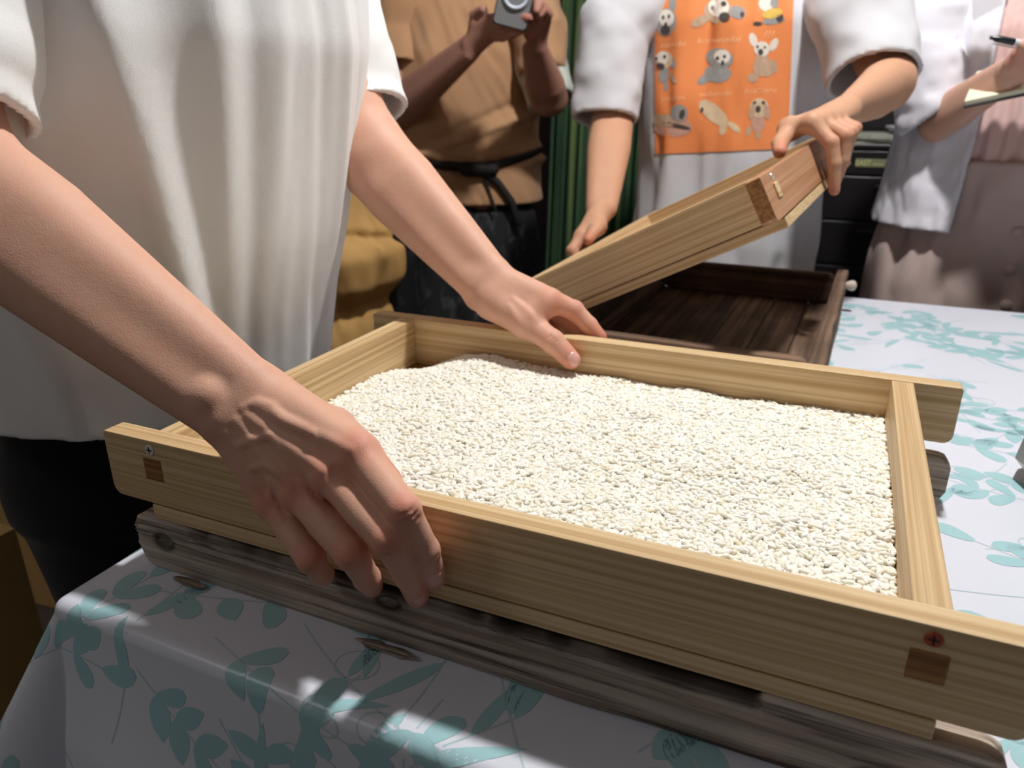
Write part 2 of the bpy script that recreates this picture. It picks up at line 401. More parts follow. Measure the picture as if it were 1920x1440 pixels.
# ------------------------------------------------------------------ wooden trays
TL, TD, TT, TH, TB = .588, .369, .0173, .052, .0653
OV = .0376
def put_screw(parent, x, y, z, sgn, m):
    bm = bmesh.new(); r = .0042; n = 20
    ring = [bm.verts.new((x+r*math.cos(2*math.pi*k/n), y-sgn*.0003, z+r*math.sin(2*math.pi*k/n))) for k in range(n)]
    ring2 = [bm.verts.new((x+r*.9*math.cos(2*math.pi*k/n), y-sgn*.0009, z+r*.9*math.sin(2*math.pi*k/n))) for k in range(n)]
    c = bm.faces.new(ring2)
    for k in range(n): bm.faces.new((ring[k], ring[(k+1) % n], ring2[(k+1) % n], ring2[k]))
    for (w, l) in ((.0005, .0026), (.0026, .0005)):
        vsx = [bm.verts.new((x+sx*w, y-sgn*.00105, z+sz*l)) for sx, sz in ((-1, -1), (1, -1), (1, 1), (-1, 1))]
        f = bm.faces.new(vsx); f.material_index = 1
    bmesh.ops.recalc_face_normals(bm, faces=bm.faces)
    return link('screw', bm_mesh('screw', bm), [m, M['slot']], parent)
def plank_w(n, D, gap=.0012):
    w = D/n; return [(i*w+gap/2, (i+1)*w-gap/2) for i in range(n)]
def fine_tray(root, mats, tenon_out=.0006, tenon_mat=None, screws=('screw', 'redscrew'), cross=False):
    zt = TB
    for side in (0, 1):
        bm = prism(rrect(0, TL, 0, TH, (.0025, .0025, .008, .008)), TT, .0009)
        lm_e = bm_mesh('long_board', bm); b = link('long_board', lm_e, [mats[0 if side else 3], mats[2]], root)
        for pg_ in lm_e.polygons:
            if abs(pg_.normal.x) > .9: pg_.material_index = 1        # end grain
        b.location = (0, side*(TD-TT), zt-TH)
        for e, x in enumerate((OV+TT/2, TL-OV-TT/2)):
            y0 = -tenon_out if side == 0 else TT-.004; y1 = .004 if side == 0 else TT+tenon_out
            link('tenon', boxm('tenon', x-.0085, x+.0085, y0, y1, TH-.0315, TH-.0145, .0006), tenon_mat or mats[2], b)
            put_screw(b, x, 0 if side == 0 else TT, TH-.0072, 1 if side == 0 else -1, M[screws[e]])
    for x in (OV, TL-OV-TT):
        bm = prism(rrect(0, TD-2*TT, 0, TH, (0, 0, 0, 0)), TT, .0009)
        s = link('short_board', bm_mesh('short_board', bm), mats[1], root); s.location = (x+TT, TT, zt-TH-.0005); s.rotation_euler = (0, 0, math.pi/2)
    if cross:                                # base panel with its grain across the tray
        p = link('base_panel', boxm('base_panel', 0, TD-.002, 0, TL-2*OV+.002, 0, TB-TH-.0018, .0008), mats[1], root)
        p.rotation_euler = (0, 0, math.pi/2); p.location = (TL-OV+.001, .001, 0)
    else: link('base_panel', boxm('base_panel', OV-.001, TL-OV+.001, .001, TD-.001, 0, TB-TH-.0018, .0008), mats[1], root)
    link('base_lip', boxm('base_lip', OV+.004, TL-OV-.004, .004, TD-.004, TB-TH-.002, TB-TH+.0004, 0), mats[2], root)
TOP = ZC - H_
r0 = empty('rice_tray', (-2.12*H_, 1.49*H_, TOP-TB))
tag(r0, 'pale cedar tray filled with white rice, gripped by two hands', 'tray')
fine_tray(r0, [M['cedar'], M['cedar'], M['cedar_end'], M['cedar']])
# ---- rice
def rice_h(x, y):
    """surface height below the rim"""
    g = lambda cx, cy, sx, sy: np.exp(-((x-cx)/sx)**2-((y-cy)/sy)**2)
    z = -.0335+0*x
    z = z-.022*g(-.425, .69, .05, .05)+.007*g(-.33, .66, .045, .05)-.003*g(-.1, .69, .2, .05)+.006*g(.055, .50, .05, .09)
    z = z-.006*g(-.42, .60, .04, .1)+.003*g(-.25, .5, .1, .08)-.003*g(-.12, .47, .07, .05)+.003*g(-.05, .55, .06, .05)
    z = z+.0022*vnoise(x*26, y*26, 3.3)+.0012*vnoise(x*60, y*60, 8.1)
    return z
def rice_mat():
    m, N, L, P = mat('polished_rice'); oi = N.new('ShaderNodeObjectInfo')
    r = ramp(N, [(0.0, srgb(244, 238, 220)), (.45, srgb(250, 247, 236)), (.85, srgb(252, 251, 246)), (1.0, srgb(240, 228, 200))])
    L.new(oi.outputs['Random'], r.inputs[0]); L.new(r.outputs[0], P.inputs['Base Color'])
    P.inputs['Roughness'].default_value = .45; P.inputs['Specular IOR Level'].default_value = .35
    return m
M['rice'] = rice_mat()
x0, x1, y0, y1 = -.4195, .0550, .3548, .6850
gx = np.linspace(x0, x1, 120); gy = np.linspace(y0, y1, 84)
X, Y = np.meshgrid(gx, gy, indexing='ij'); Z = rice_h(X, Y)
nx, ny = X.shape
rv = np.stack([X, Y, TOP+Z-.002], -1).reshape(-1, 3)
ii, jj = np.meshgrid(np.arange(nx-1), np.arange(ny-1), indexing='ij')
rf = np.stack([ii*ny+jj, (ii+1)*ny+jj, (ii+1)*ny+jj+1, ii*ny+jj+1], -1).reshape(-1, 4)
rice = link('rice', mesh_from('rice', rv, rf), M['rice'])
rice['kind'] = 'stuff'; tag(rice, 'loose heap of polished white rice grains inside the pale tray', 'rice')
ng = bpy.data.node_groups.new('rice_grains', 'GeometryNodeTree')
ng.interface.new_socket('Geometry', in_out='INPUT', socket_type='NodeSocketGeometry'); ng.interface.new_socket('Geometry', in_out='OUTPUT', socket_type='NodeSocketGeometry')
G = ng.nodes; gi = G.new('NodeGroupInput'); go = G.new('NodeGroupOutput')
dp = G.new('GeometryNodeDistributePointsOnFaces'); dp.inputs['Density'].default_value = 215000; dp.inputs['Seed'].default_value = 4
ico = G.new('GeometryNodeMeshUVSphere'); ico.inputs['Segments'].default_value = 10; ico.inputs['Rings'].default_value = 7; ico.inputs['Radius'].default_value = 1
tr = G.new('GeometryNodeTransform'); tr.inputs['Rotation'].default_value = (0, math.pi/2, 0)
ssm = G.new('GeometryNodeSetShadeSmooth'); smt = G.new('GeometryNodeSetMaterial'); smt.inputs['Material'].default_value = M['rice']
iop = G.new('GeometryNodeInstanceOnPoints')
rot = G.new('FunctionNodeRandomValue'); rot.data_type = 'FLOAT_VECTOR'; rot.inputs[0].default_value = (-.5, -.32, 0); rot.inputs[1].default_value = (.5, .32, 6.283)
scl = G.new('FunctionNodeRandomValue'); scl.data_type = 'FLOAT_VECTOR'; scl.inputs[0].default_value = (.0029, .00150, .00130); scl.inputs[1].default_value = (.0037, .00190, .00160); scl.inputs['Seed'].default_value = 9
off = G.new('FunctionNodeRandomValue'); off.data_type = 'FLOAT_VECTOR'; off.inputs[0].default_value = (0, 0, -.0012); off.inputs[1].default_value = (0, 0, .0024); off.inputs['Seed'].default_value = 2
spz = G.new('GeometryNodeSetPosition'); jn = G.new('GeometryNodeJoinGeometry')
lk = ng.links.new
lk(gi.outputs[0], dp.inputs[0]); lk(dp.outputs['Points'], spz.inputs['Geometry']); lk(off.outputs[0], spz.inputs['Offset']); lk(spz.outputs[0], iop.inputs['Points'])
lk(ico.outputs[0], tr.inputs['Geometry']); lk(tr.outputs[0], ssm.inputs['Geometry']); lk(ssm.outputs[0], smt.inputs['Geometry']); lk(smt.outputs[0], iop.inputs['Instance'])
lk(rot.outputs[0], iop.inputs['Rotation']); lk(scl.outputs[0], iop.inputs['Scale'])
lk(iop.outputs[0], jn.inputs[0]); lk(gi.outputs[0], jn.inputs[0]); lk(jn.outputs[0], go.inputs[0])
md = rice.modifiers.new('grains', 'NODES'); md.node_group = ng

# ---- weathered tray below
def rough_board(name, L, T, H, seed, knots=(), worn=None, nx=260, cham=.006):
    """board with eroded grain; local x 0..L, y 0..T (y=0 outer face), z 0..H"""
    ring = [(0, H*t) for t in np.linspace(.04, .96, 22)] + [(T*t, H) for t in np.linspace(.08, .92, 5)] + [(T, H*t) for t in np.linspace(.96, .04, 7)] + [(T*t, 0) for t in np.linspace(.92, .08, 4)]
    xs = np.linspace(0, L, nx); m = len(ring); rg = np.array(ring)
    e = np.minimum(xs, L-xs); rc = .014; ins = np.where(e > rc, 0, rc-np.sqrt(np.maximum(0, rc*rc-(rc-e)**2)))[:, None]
    x, y, z = xs[:, None]+0*rg[None, :, 0], rg[None, :, 0]+0*xs[:, None], rg[None, :, 1]+0*xs[:, None]
    front = np.arange(m)[None, :] < 22
    d = .0019*vnoise(x*3+seed, 1.5, z*420+2*vnoise(x*9, seed, z*60))+.0007*vnoise(x*14, seed+5, z*700)+.0012*vnoise(x*20, seed, z*40)
    dark = np.zeros_like(x)
    for (kx, kz, kr) in knots:
        q = ((x-kx)/(kr*1.35))**2+((z-kz)/kr)**2
        d = d-.004*np.exp(-q*1.4)*(1-.5*np.exp(-q*6)); dark = np.maximum(dark, np.maximum(.9*np.exp(-((np.sqrt(q)-.85)/.28)**2), .55*np.exp(-q*2)))
    dark = np.where(front, dark, 0); yy = y-np.where(front, d, 0); zz = ins+z*(H-1.6*ins)/H
    if worn:
        wn = np.array([worn(q) for q in xs])[:, None]; f = np.where((z > H*.55) & (y < T*.6), np.minimum(1, (z-H*.55)/(H*.4)), 0)
        zz = zz-wn*f; yy = yy+wn*.35*f; dark = np.maximum(dark, np.minimum(1, wn/.006)*f*f*.85)  # worn upper edge is darkened along the gap above
    vs_ = np.stack([x, yy, zz], -1).reshape(-1, 3); dark = dark.ravel()
    fs = []
    for i in range(nx-1):
        for k in range(m): fs.append((i*m+k, (i+1)*m+k, (i+1)*m+(k+1) % m, i*m+(k+1) % m))
    fs.append(tuple(range(m))); fs.append(tuple((nx-1)*m+k for k in range(m))[::-1])
    me = mesh_from(name, vs_, fs)
    at = me.attributes.new('darkening', 'FLOAT', 'POINT'); at.data.foreach_set('value', np.array(dark, np.float32))
    return me
def add_darkening(m, col):
    N, L = m.node_tree.nodes, m.node_tree.links; P = N['Principled BSDF']
    src = P.inputs['Base Color'].links[0].from_socket; a = N.new('ShaderNodeAttribute'); a.attribute_name = 'darkening'
    mx = node(N, 'ShaderNodeMix', data_type='RGBA'); L.new(a.outputs['Fac'], mx.inputs[0]); L.new(src, mx.inputs[6]); mx.inputs[7].default_value = col
    L.new(mx.outputs[2], P.inputs['Base Color'])
add_darkening(M['weathered'], srgb(36, 27, 22))
OX, OY, OL, OD, OH = -2.06*H_, 1.495*H_, .572, .368, TOP-TB-TZ-.0008
r1 = empty('weathered_tray', (OX, OY, TZ+.0004)); tag(r1, 'old grey weathered tray with knots under the rice tray', 'tray')
def worn1(x):
    w = 0
    if .05 < x < .46: w = .0035+.0045*max(0, float(vnoise(x*22, 4.4, 1)))+.002*float(vnoise(x*90, 1, 1))
    if x > .30: w += .002
    edge = min(1, max(0, (x-.05)/.02), 1)*min(1, max(0, (.46-x)/.004)) if .05 < x < .46 else 0
    return max(0, w*edge)
kn = [(.026, OH*.55, .0075), (.225, OH*.74, .0075), (.52, OH*.22, .009)]
link('long_board', rough_board('long_board', OL, .018, OH, 1.0, kn, worn1), M['weathered'], r1)
b2 = link('long_board', rough_board('long_board', OL, .018, OH, 7.0, nx=120), M['weathered'], r1); b2.location = (OL+.006, OD, 0); b2.rotation_euler = (0, 0, math.pi)
for x in (.035, OL-.035-.018):
    s_ = link('short_board', rough_board('short_board', OD-.036-.001, .018, OH-.003, 3.0+x, nx=80), M['weathered'], r1); s_.location = (x+.018, .0185, .0005); s_.rotation_euler = (0, 0, math.pi/2)
for a, b_ in plank_w(4, OD-.038): link('base_plank', boxm('base_plank', .056, OL-.056, a+.019, b_+.019, .004, .012, .0008), M['weathered'], r1)
def splinter(x, y, z, l, hgt, seed):
    rr = random.Random(seed); n = 9; vs_ = []; fs = []
    for i in range(n):
        t = i/(n-1); e = min(1, 4*t, 5*(1-t))*.8+.2
        for k in range(6):
            a = 2*math.pi*k/6; vs_.append((x+l*t, y-.005+.004*math.cos(a)*e*rr.uniform(.6, 1.2), z+hgt*.5+hgt*.5*math.sin(a)*e*rr.uniform(.6, 1.2)))
    for i in range(n-1):
        for k in range(6): fs.append((i*6+k, i*6+(k+1) % 6, (i+1)*6+(k+1) % 6, (i+1)*6+k))
    fs += [tuple(range(6))[::-1], tuple((n-1)*6+k for k in range(6))]
    return link('splinter', mesh_from('splinter', vs_, fs, False), M['weathered'], r1)
splinter(.040, -.002, .0002, .03, .006, 1); splinter(.205, -.004, .0002, .046, .006, 5)

# ---- dark tray standing across, behind the rice tray
ang = math.radians(90-1.6)
r2 = empty('dark_tray', (.0, .825, TZ+.0006)); r2.rotation_euler = (0, 0, ang)
tag(r2, 'empty dark brown aged tray behind the rice tray, below the raised one', 'tray')
DH = TB; DD = .326                          # a narrower old tray
for side in (0, 1):
    bm = rough_board('long_board', TL, TT, DH-.012, 11.0+side, nx=110)
    b = link('long_board', bm, M['darkwood'], r2)
    if side == 0: b.location = (0, 0, .012)
    else: b.location = (TL, DD, .012); b.rotation_euler = (0, 0, math.pi)
for x in (OV, TL-OV-TT):
    s_ = link('short_board', rough_board('short_board', DD-2*TT-.001, TT, DH-.014, 14+x, nx=80), M['darkwood'], r2)
    s_.location = (x+TT, TT+.0005, .0125); s_.rotation_euler = (0, 0, math.pi/2)
for a, b_ in plank_w(6, DD-.002, .0016): link('base_plank', boxm('base_plank', OV, TL-OV, a+.001, b_+.001, .0005, .0115, .001), M['darkwood'], r2)
M['peg'] = plain('pale_wooden_peg', srgb(196, 180, 168), .6)
pg = link('peg', lathe('peg', [(.004, 0), (.0055, .003), (.0085, .009), (.009, .014), (.006, .018), (.001, .0195)], 20), M['peg'], r2)
pg.location = (TL-.046, 0.002, .046); pg.rotation_euler = (math.pi/2, 0, 0)

# ---- the raised tray held by the person behind
Rm = Matrix(((.0992, -.8782, -.468), (.9929, .1184, -.0118), (.0657, -.4635, .8837)))
ux = Rm.col[0].normalized(); uy = (Rm.col[1]-ux*ux.dot(Rm.col[1])).normalized(); uz = ux.cross(uy)
HR = Matrix((ux, uy, uz)).transposed()
HO = Vector((-.0896, .8441, -.0732+ZC)) - uz*TB
r3 = empty('raised_tray', HO, HR); tag(r3, 'tilted empty cedar tray held up by the person in the white printed shirt', 'tray')
fine_tray(r3, [M['cedar'], M['cedar'], M['cedar_end'], M['cedar_red']], tenon_out=.002, tenon_mat=M['cedar'], cross=True)
def HT(u, v, w=TB): return np.array(HO + HR @ Vector((u, v, w)))     # point in the raised tray's frame

# ------------------------------------------------------------------ table and cloth
TX0, TY0, TX1, TY1 = -.480, .290, 1.25, 1.487
M['tabletop'] = plain('plywood_tabletop', srgb(150, 118, 82), .6, noise=.1)
tb = empty('table', ((TX0+TX1)/2, (TY0+TY1)/2, 0)); tag(tb, 'long table hidden under the leaf-patterned cloth', 'table')
def child_box(name, x0, x1, y0, y1, z0, z1, m, parent, bevel=.002):
    lx, ly, lz = parent.location
    return link(name, boxm(name, x0-lx, x1-lx, y0-ly, y1-ly, z0-lz, z1-lz, bevel), m, parent)
child_box('tabletop', TX0+.004, TX1-.004, TY0+.004, TY1-.004, TZ-.028, TZ-.0035, M['tabletop'], tb)
for lx in (TX0+.06, TX1-.10):
    for ly in (TY0+.06, TY1-.10): child_box('leg', lx, lx+.04, ly, ly+.04, .001, TZ-.028, M['tabletop'], tb)
def drape(u, v):
    """flat cloth coordinates (from the table's front left corner) -> hanging cloth"""
    u = np.asarray(u, float); v = np.asarray(v, float)
    du = np.maximum(0, -u); dv = np.maximum(0, -v); s = np.hypot(du, dv); th = np.arctan2(dv, du)
    r = .010; a = np.minimum(s/r, math.pi/2); q = np.maximum(0, s-r*math.pi/2)
    fl = np.where((du > 0) & (dv > 0), .10+.42*np.sin(2*th)**2, .10)
    fl = fl+np.where(du == 0, .10*np.sin(u*9+1.0)+.05*np.sin(u*23), 0)*np.clip(q/.1, 0, 1)
    out = r*np.sin(a)+fl*q; down = r*(1-np.cos(a))+q*np.sqrt(1-np.minimum(fl, .9)**2)
    ss = np.where(s > 0, s, 1)
    x = TX0+np.maximum(u, 0)-out*du/ss; y = TY0-.006-.018*np.clip(u, 0, .6)*np.clip(1-v/.4, 0, 1)+np.maximum(v, 0)-out*dv/ss
    z = TZ-down+np.where(s == 0, .0004*vnoise(u*9, v*9, .5), 0)
    return np.stack([x, y, z], -1)
def axis(breaks):
    o = []
    for (a, b, st) in breaks: o += list(np.arange(a, b, st))
    return np.array(o+[breaks[-1][1]])
cu = axis([(-.24, -.02, .008), (-.02, .01, .002), (.01, TX1-TX0, .012)])
cv = axis([(-.30, -.03, .006), (-.03, .01, .0015), (.01, TY1-TY0, .012)])
U_, V_ = np.meshgrid(cu, cv, indexing='ij'); n1, n2 = U_.shape
ii, jj = np.meshgrid(np.arange(n1-1), np.arange(n2-1), indexing='ij')
cf_ = np.stack([ii*n2+jj, (ii+1)*n2+jj, (ii+1)*n2+jj+1, ii*n2+jj+1], -1).reshape(-1, 4)
clo = link('tablecloth', mesh_from('tablecloth', drape(U_, V_).reshape(-1, 3), cf_), M['vinyl'])
tag(clo, 'white vinyl tablecloth printed with teal leaves, draped over the table', 'tablecloth')
rr = random.Random(5)
lv, lf, lm = [], [], []
patches = []
def add_patch(P2, w, h, mi, lift):
    """P2: (n,m,2) cloth coordinates of a patch"""
    u, v = P2[..., 0], P2[..., 1]
    if u.min() < -.235 or v.min() < -.295 or u.max() > TX1-TX0-.005 or v.max() > TY1-TY0-.005: return
    patches.append((P2, mi, lift))
def leaf(bx, by, ang, L, wd, kind):
    t = np.linspace(0, 1, 13)
    if kind == 0: w = wd*np.sin(math.pi*t**.85)**.8                  # lens
    elif kind == 1: w = wd*np.sqrt(np.maximum(0, 1-(2*t-1)**2))*(.55+.55*t)   # round, wide at the tip
    else: w = wd*np.sin(math.pi*t)**.65*(1.1-.5*t)                       # long lance
    bend = rr.uniform(-.25, .25)*L*(t**2); s = np.linspace(-1, 1, 5)
    x = (t*L)[:, None]+0*s; y = bend[:, None]+w[:, None]*s
    c, n = math.cos(ang), math.sin(ang)
    add_patch(np.stack([bx+x*c-y*n, by+x*n+y*c], -1), 0, 0, 0, .00022)
def line(pts, wd, mi=1):
    pts = np.array(pts); t = np.gradient(pts, axis=0); t /= np.linalg.norm(t, axis=1, keepdims=True)+1e-9
    nrm = np.stack([-t[:, 1], t[:, 0]], -1)
    add_patch(np.stack([pts-nrm*wd, pts+nrm*wd], 1), 0, 0, mi, .00016)
def spray(x, y, ang, kind):
    c, n = math.cos(ang), math.sin(ang); R2 = lambda q: np.array([x+q[0]*c-q[1]*n, y+q[0]*n+q[1]*c])
    bend = rr.uniform(-2.2, 2.2); Ls = rr.uniform(.09, .15)
    f = lambda t: np.array([t*Ls, bend*(t*Ls)**2])
    line([R2(f(t)) for t in np.linspace(0, 1, 16)], .0006)
    if kind == 0:
        k = 3
        for i in range(k):
            t = .25+.7*i/k; b = R2(f(t)); a0 = ang+math.atan(2*bend*t*Ls)
            for sg in (-1, 1):
                if rr.random() < .85: leaf(b[0], b[1], a0+sg*rr.uniform(.6, 1.0), rr.uniform(.026, .036), rr.uniform(.0075, .0105), rr.choice((0, 1)))
        b = R2(f(1)); leaf(b[0], b[1], ang+math.atan(2*bend*Ls), .034, .010, 1)
    elif kind == 1:
        for t in (.35, .7, 1.0):
            b = R2(f(t)); leaf(b[0], b[1], ang+math.atan(2*bend*t*Ls)+rr.choice((-1, 1))*rr.uniform(.15, .6), rr.uniform(.045, .065), rr.uniform(.005, .008), 2)
    else:
        for t in (.4, .75, 1.0):
            b = R2(f(t)); a0 = ang+rr.uniform(-1.4, 1.4); rad = rr.uniform(.007, .013)
            cc = b+rad*np.array([math.cos(a0), math.sin(a0)])
            line([cc+rad*np.array([math.cos(w)*1.2, math.sin(w)]) for w in np.linspace(0, 2*math.pi, 24)], .0006)
            if rr.random() < .6: leaf(b[0], b[1], a0+2, .03, .009, 1)
pts_ = []
tries = 0
while len(pts_) < 560 and tries < 14000:
    tries += 1
    p = (rr.uniform(-.2, 1.6), rr.uniform(-.26, 1.17))
    if all((p[0]-q[0])**2+(p[1]-q[1])**2 > .057**2 for q in pts_): pts_.append(p)
for i, p in enumerate(pts_):
    if .05 < p[0] < .42 and .1 < p[1] < .95: continue             # wholly under the trays
    spray(p[0], p[1], rr.uniform(0, 6.28), rr.choice((0, 0, 0, 1, 1, 2)))
uv = np.concatenate([q[0].reshape(-1, 2) for q in patches]); lft = np.concatenate([np.full(q[0].shape[0]*q[0].shape[1], q[2]) for q in patches])
u, v = uv[:, 0], uv[:, 1]; e = .0008
nrm = np.cross(drape(u+e, v)-drape(u-e, v), drape(u, v+e)-drape(u, v-e)); nrm /= np.linalg.norm(nrm, axis=-1, keepdims=True)+1e-12
lv = drape(u, v)+nrm*lft[:, None]; base = 0
for P2, mi, _l in patches:
    na_, nb_ = P2.shape[:2]
    for i in range(na_-1):
        for j in range(nb_-1): lf.append((base+i*nb_+j, base+(i+1)*nb_+j, base+(i+1)*nb_+j+1, base+i*nb_+j+1)); lm.append(mi)
    base += na_*nb_
pm = mesh_from('leaf_print', np.array(lv), np.array(lf))
lp = link('leaf_print', pm, [M['leaf'], M['line']], clo); pm.polygons.foreach_set('material_index', np.array(lm, np.int32))
lp['kind'] = 'stuff'
# ------------------------------------------------------------------ people
def unit(v): v = np.array(v, float); return v/(np.linalg.norm(v)+1e-12)
def flush(me, spots):
    n = len(me.vertices); co = np.empty(n*3, np.float32); me.vertices.foreach_get('co', co); co = co.reshape(-1, 3)
    f = np.zeros(n, np.float32)
    for p, r, a in spots:
        d2 = ((co-np.asarray(p, np.float32))**2).sum(1); f = np.maximum(f, a*np.exp(-d2/(r*r)))
    at = me.attributes.new('flush', 'FLOAT', 'POINT'); at.data.foreach_set('value', f)
def finger(V, pts, rads, k=.0035):
    """bones with slightly swollen joints and a fleshy tip"""
    V.cap(pts[0], pts[1], rads[0], rads[1], k); V.chain(pts[1:], rads[1:], min(k, .0013))
    for i in range(1, len(pts)-1): V.ball(pts[i], rads[i]*1.05, min(k, .002))
def nail(V, px, d0, d1, axis, w, l, parent):
    c = V.hit(px, d0, d1)
    if c is None: return
    e = V.vox*1.5
    g = unit([V.sample(c+np.eye(3)[j]*e)-V.sample(c-np.eye(3)[j]*e) for j in range(3)])
    a = unit(np.array(axis)-g*(np.array(axis) @ g)); b = np.cross(g, a)
    S = np.linspace(-1, 1, 9); vs_ = []; fs = []
    for s in S:
        for t in S:
            # square -> rounded outline
            x = s*math.sqrt(1-t*t*.35)*l; y = t*math.sqrt(1-s*s*.3)*w
            q = c+a*x+b*y+g*.002
            for _ in range(12): q = q-g*(V.sample(q)-.00025)*.8
            vs_.append(q+g*(.0004 if max(abs(s), abs(t)) < .95 else -.0004)+g*.0005*max(0, s)**2)
    n = len(S)
    for i in range(n-1):
        for j in range(n-1): fs.append((i*n+j, (i+1)*n+j, (i+1)*n+j+1, i*n+j+1))
    keep_world(link('nail', mesh_from('nail', vs_, fs), M['nail']), parent)
def forearm(V, E, Wr, Lr, rE=.036, rW=.0178, oE=.016, oW=.0125, k=.012):
    E, Wr = np.array(E), np.array(Wr); Lr = unit(Lr)
    mid = lambda t: E*(1-t)+Wr*t
    for sg, rs in ((1, 1.0), (-1, .96)):
        V.chain([E+Lr*oE*sg, mid(.3)+Lr*oE*1.02*sg, mid(.68)+Lr*(oE*.55+oW*.5)*sg, Wr+Lr*oW*sg], [rE*rs, rE*1.0*rs, (rE*.35+rW*.72)*rs, rW*rs], k)
def head(V, c, f, s=1.0):
    """head with brow, nose, chin and ears; c centre, f facing direction (horizontal)"""
    c = np.array(c); f = unit([f[0], f[1], 0]); sd = np.array([-f[1], f[0], 0]); up = np.array([0, 0, 1.])
    V.cap(c+up*.03-f*.012, c+up*.035+f*.01, .080*s, .076*s, .01); V.cap(c+f*.024+up*.01, c+f*.040-up*.075, .064*s, .036*s, .03)
    V.cap(c+f*.086+up*.014, c+f*.099-up*.024, .006, .010, .012); V.cap(c+f*.076-sd*.03+up*.030, c+f*.076+sd*.03+up*.030, .009, .009, .014)
    V.cap(c+f*.081-sd*.015-up*.052, c+f*.081+sd*.015-up*.052, .0075, .0075, .006)
    for q in (-1, 1):
        V.cap(c+sd*q*.078+up*.012, c+sd*q*.076-up*.03, .014, .009, .004); V.ball(c+f*.094+sd*q*.032+up*.006, .012, .008, 'sub'); V.ball(c+f*.074+sd*q*.031+up*.005, .0125, .003)
    V.cap(c-up*.05-f*.02, c-up*.19-f*.035, .055, .062, .03)
def hair(c, f, m, parent, long=0.):
    c = np.array(c); f = unit([f[0], f[1], 0]); v = Vol(c-[.15, .15, .24], c+[.15, .15, .16], .006)
    v.cap(c+[0, 0, .036]-f*.014, c+[0, 0, .042]+f*.006, .094, .090, .01); v.cap(c-f*.04, c-f*.05-np.array([0, 0, .05+long]), .078, .05, .03)
    v.cap(c+f*.075-np.array([0, 0, .03]), c+f*.105-np.array([0, 0, .07]), .07, .07, .02, 'sub')
    keep_world(link('hair', vol_mesh('hair', v), m), parent)
def clothing(name, parent, V, m): return keep_world(link(name, vol_mesh(name, V), m), parent)
M['hair'] = plain('black_hair', srgb(24, 20, 20), .45, noise=.3, nscale=60, bump=.5, bscale=300)
M['shoe'] = plain('dark_shoe', srgb(30, 30, 34), .6)
def legs(V, hip, wid, fwd, zh, r0=.085, r1=.055, k=.03):
    hip = np.array(hip); f = unit([fwd[0], fwd[1], 0]); s = np.array([-f[1], f[0], 0])
    for q in (-1, 1): V.chain([[*(hip+s*q*wid)[:2], zh], [*(hip+s*q*wid*1.05+f*.02)[:2], .48], [*(hip+s*q*wid*1.1)[:2], .09]], [r0, r0*.78, r1], k)
def shoes(parent, hip, wid, fwd):
    f = unit([fwd[0], fwd[1], 0]); s = np.array([-f[1], f[0], 0])
    for q in (-1, 1):
        c = np.array(hip)[:2]+s[:2]*q*wid*1.1; c = np.array([c[0], c[1], .045])
        v = Vol(c-[.22, .22, .045], c+[.22, .22, .12], .006)
        v.cap(c-f*.06, c+f*.12, .044, .038, .02); v.cap(c-f*.04, c-f*.04+np.array([0, 0, .07]), .045, .05, .02); v.cut((0, 0, -1), -.002)
        keep_world(link('shoe', vol_mesh('shoe', v), M['shoe']), parent)

# ======== person at the left end of the rice tray
p1 = empty('person', (-.70, .57, 0))
tag(p1, 'person in a cream cotton shirt and black trousers gripping the rice tray', 'person')
vr = Vol(W(-.76, .262, -.312), W(-.165, .43, .14), .00115)
E = ony((-112, 322), .315); Wr = ony((440, 748), .334)
A = unit(Wr-E); vdir = unit(ray((440, 748))); Lr = unit(np.cross(A, vdir));
if (Lr @ CU) < 0: Lr = -Lr
Dn = unit(np.cross(A, Lr));
if (Dn @ vdir) > 0: Dn = -Dn
forearm(vr, E, Wr, Lr, rE=.0335, rW=.0182, oE=.0125, oW=.0125)
vr.chain([E, ony((-142, 60), .345)], [.038, .042], .02)
FI = {
 'index': ([(672, 850, .329), (757, 957, .307), (797, 1032, .316), (813, 1083, .3262)], [.0108, .0092, .0083, .0075]),
 'middle': ([(620, 893, .321), (728, 1012, .299), (766, 1078, .312), (782, 1116, .3255)], [.0108, .0092, .0084, .0074]),
 'ring': ([(560, 926, .318), (660, 1040, .298), (688, 1084, .312), (697, 1098, .3262)], [.0102, .0089, .0080, .0071]),
 'little': ([(508, 942, .319), (584, 1049, .303), (604, 1076, .316), (607, 1078, .329)], [.0094, .0081, .0072, .0064])}
spots = []
FJ = {}
for i, (nm, (pp, rd)) in enumerate(FI.items()):
    J = [ony(q[:2], q[2]) for q in pp]; FJ[nm] = J
    base = Wr+A*.010+Lr*(.0150, .0055, -.005, -.0145)[i]+Dn*(.000, .002, .001, -.001)[i]
    vr.cap(base, J[0], .0130, rd[0]*1.02, .010)                         # metacarpal
    vr.cap(base-Dn*.011, J[0]-Dn*.012, .0135, .0105, .012)              # palm under it
    finger(vr, J, rd, .0032)
    vr.ball(J[0]+Dn*.0022, rd[0]*.93, .005)                             # knuckle
    vr.cap(J[0]*.5+J[1]*.5-Dn*.003, J[1]-Dn*.002, rd[0]*.9, rd[1]*.9, .004)
    spots += [(J[0]+Dn*.01, .014, .55), (J[1]+Dn*.008, .011, .65), (J[2], .009, .35), (J[3], .013, .8)]
TH_ = [Wr+A*.016+Lr*.015-Dn*.012, W(-.290, .3655, -.202), W(-.268, .3685, -.220), W(-.249, .3640, -.2325)]
TR = [.015, .0118, .0108, .0092]
finger(vr, TH_, TR, .005); vr.cap(TH_[1], FJ['index'][0], .009, .008, .012); vr.cap(TH_[0], FJ['index'][0]*.5+TH_[1]*.5, .013, .009, .012)
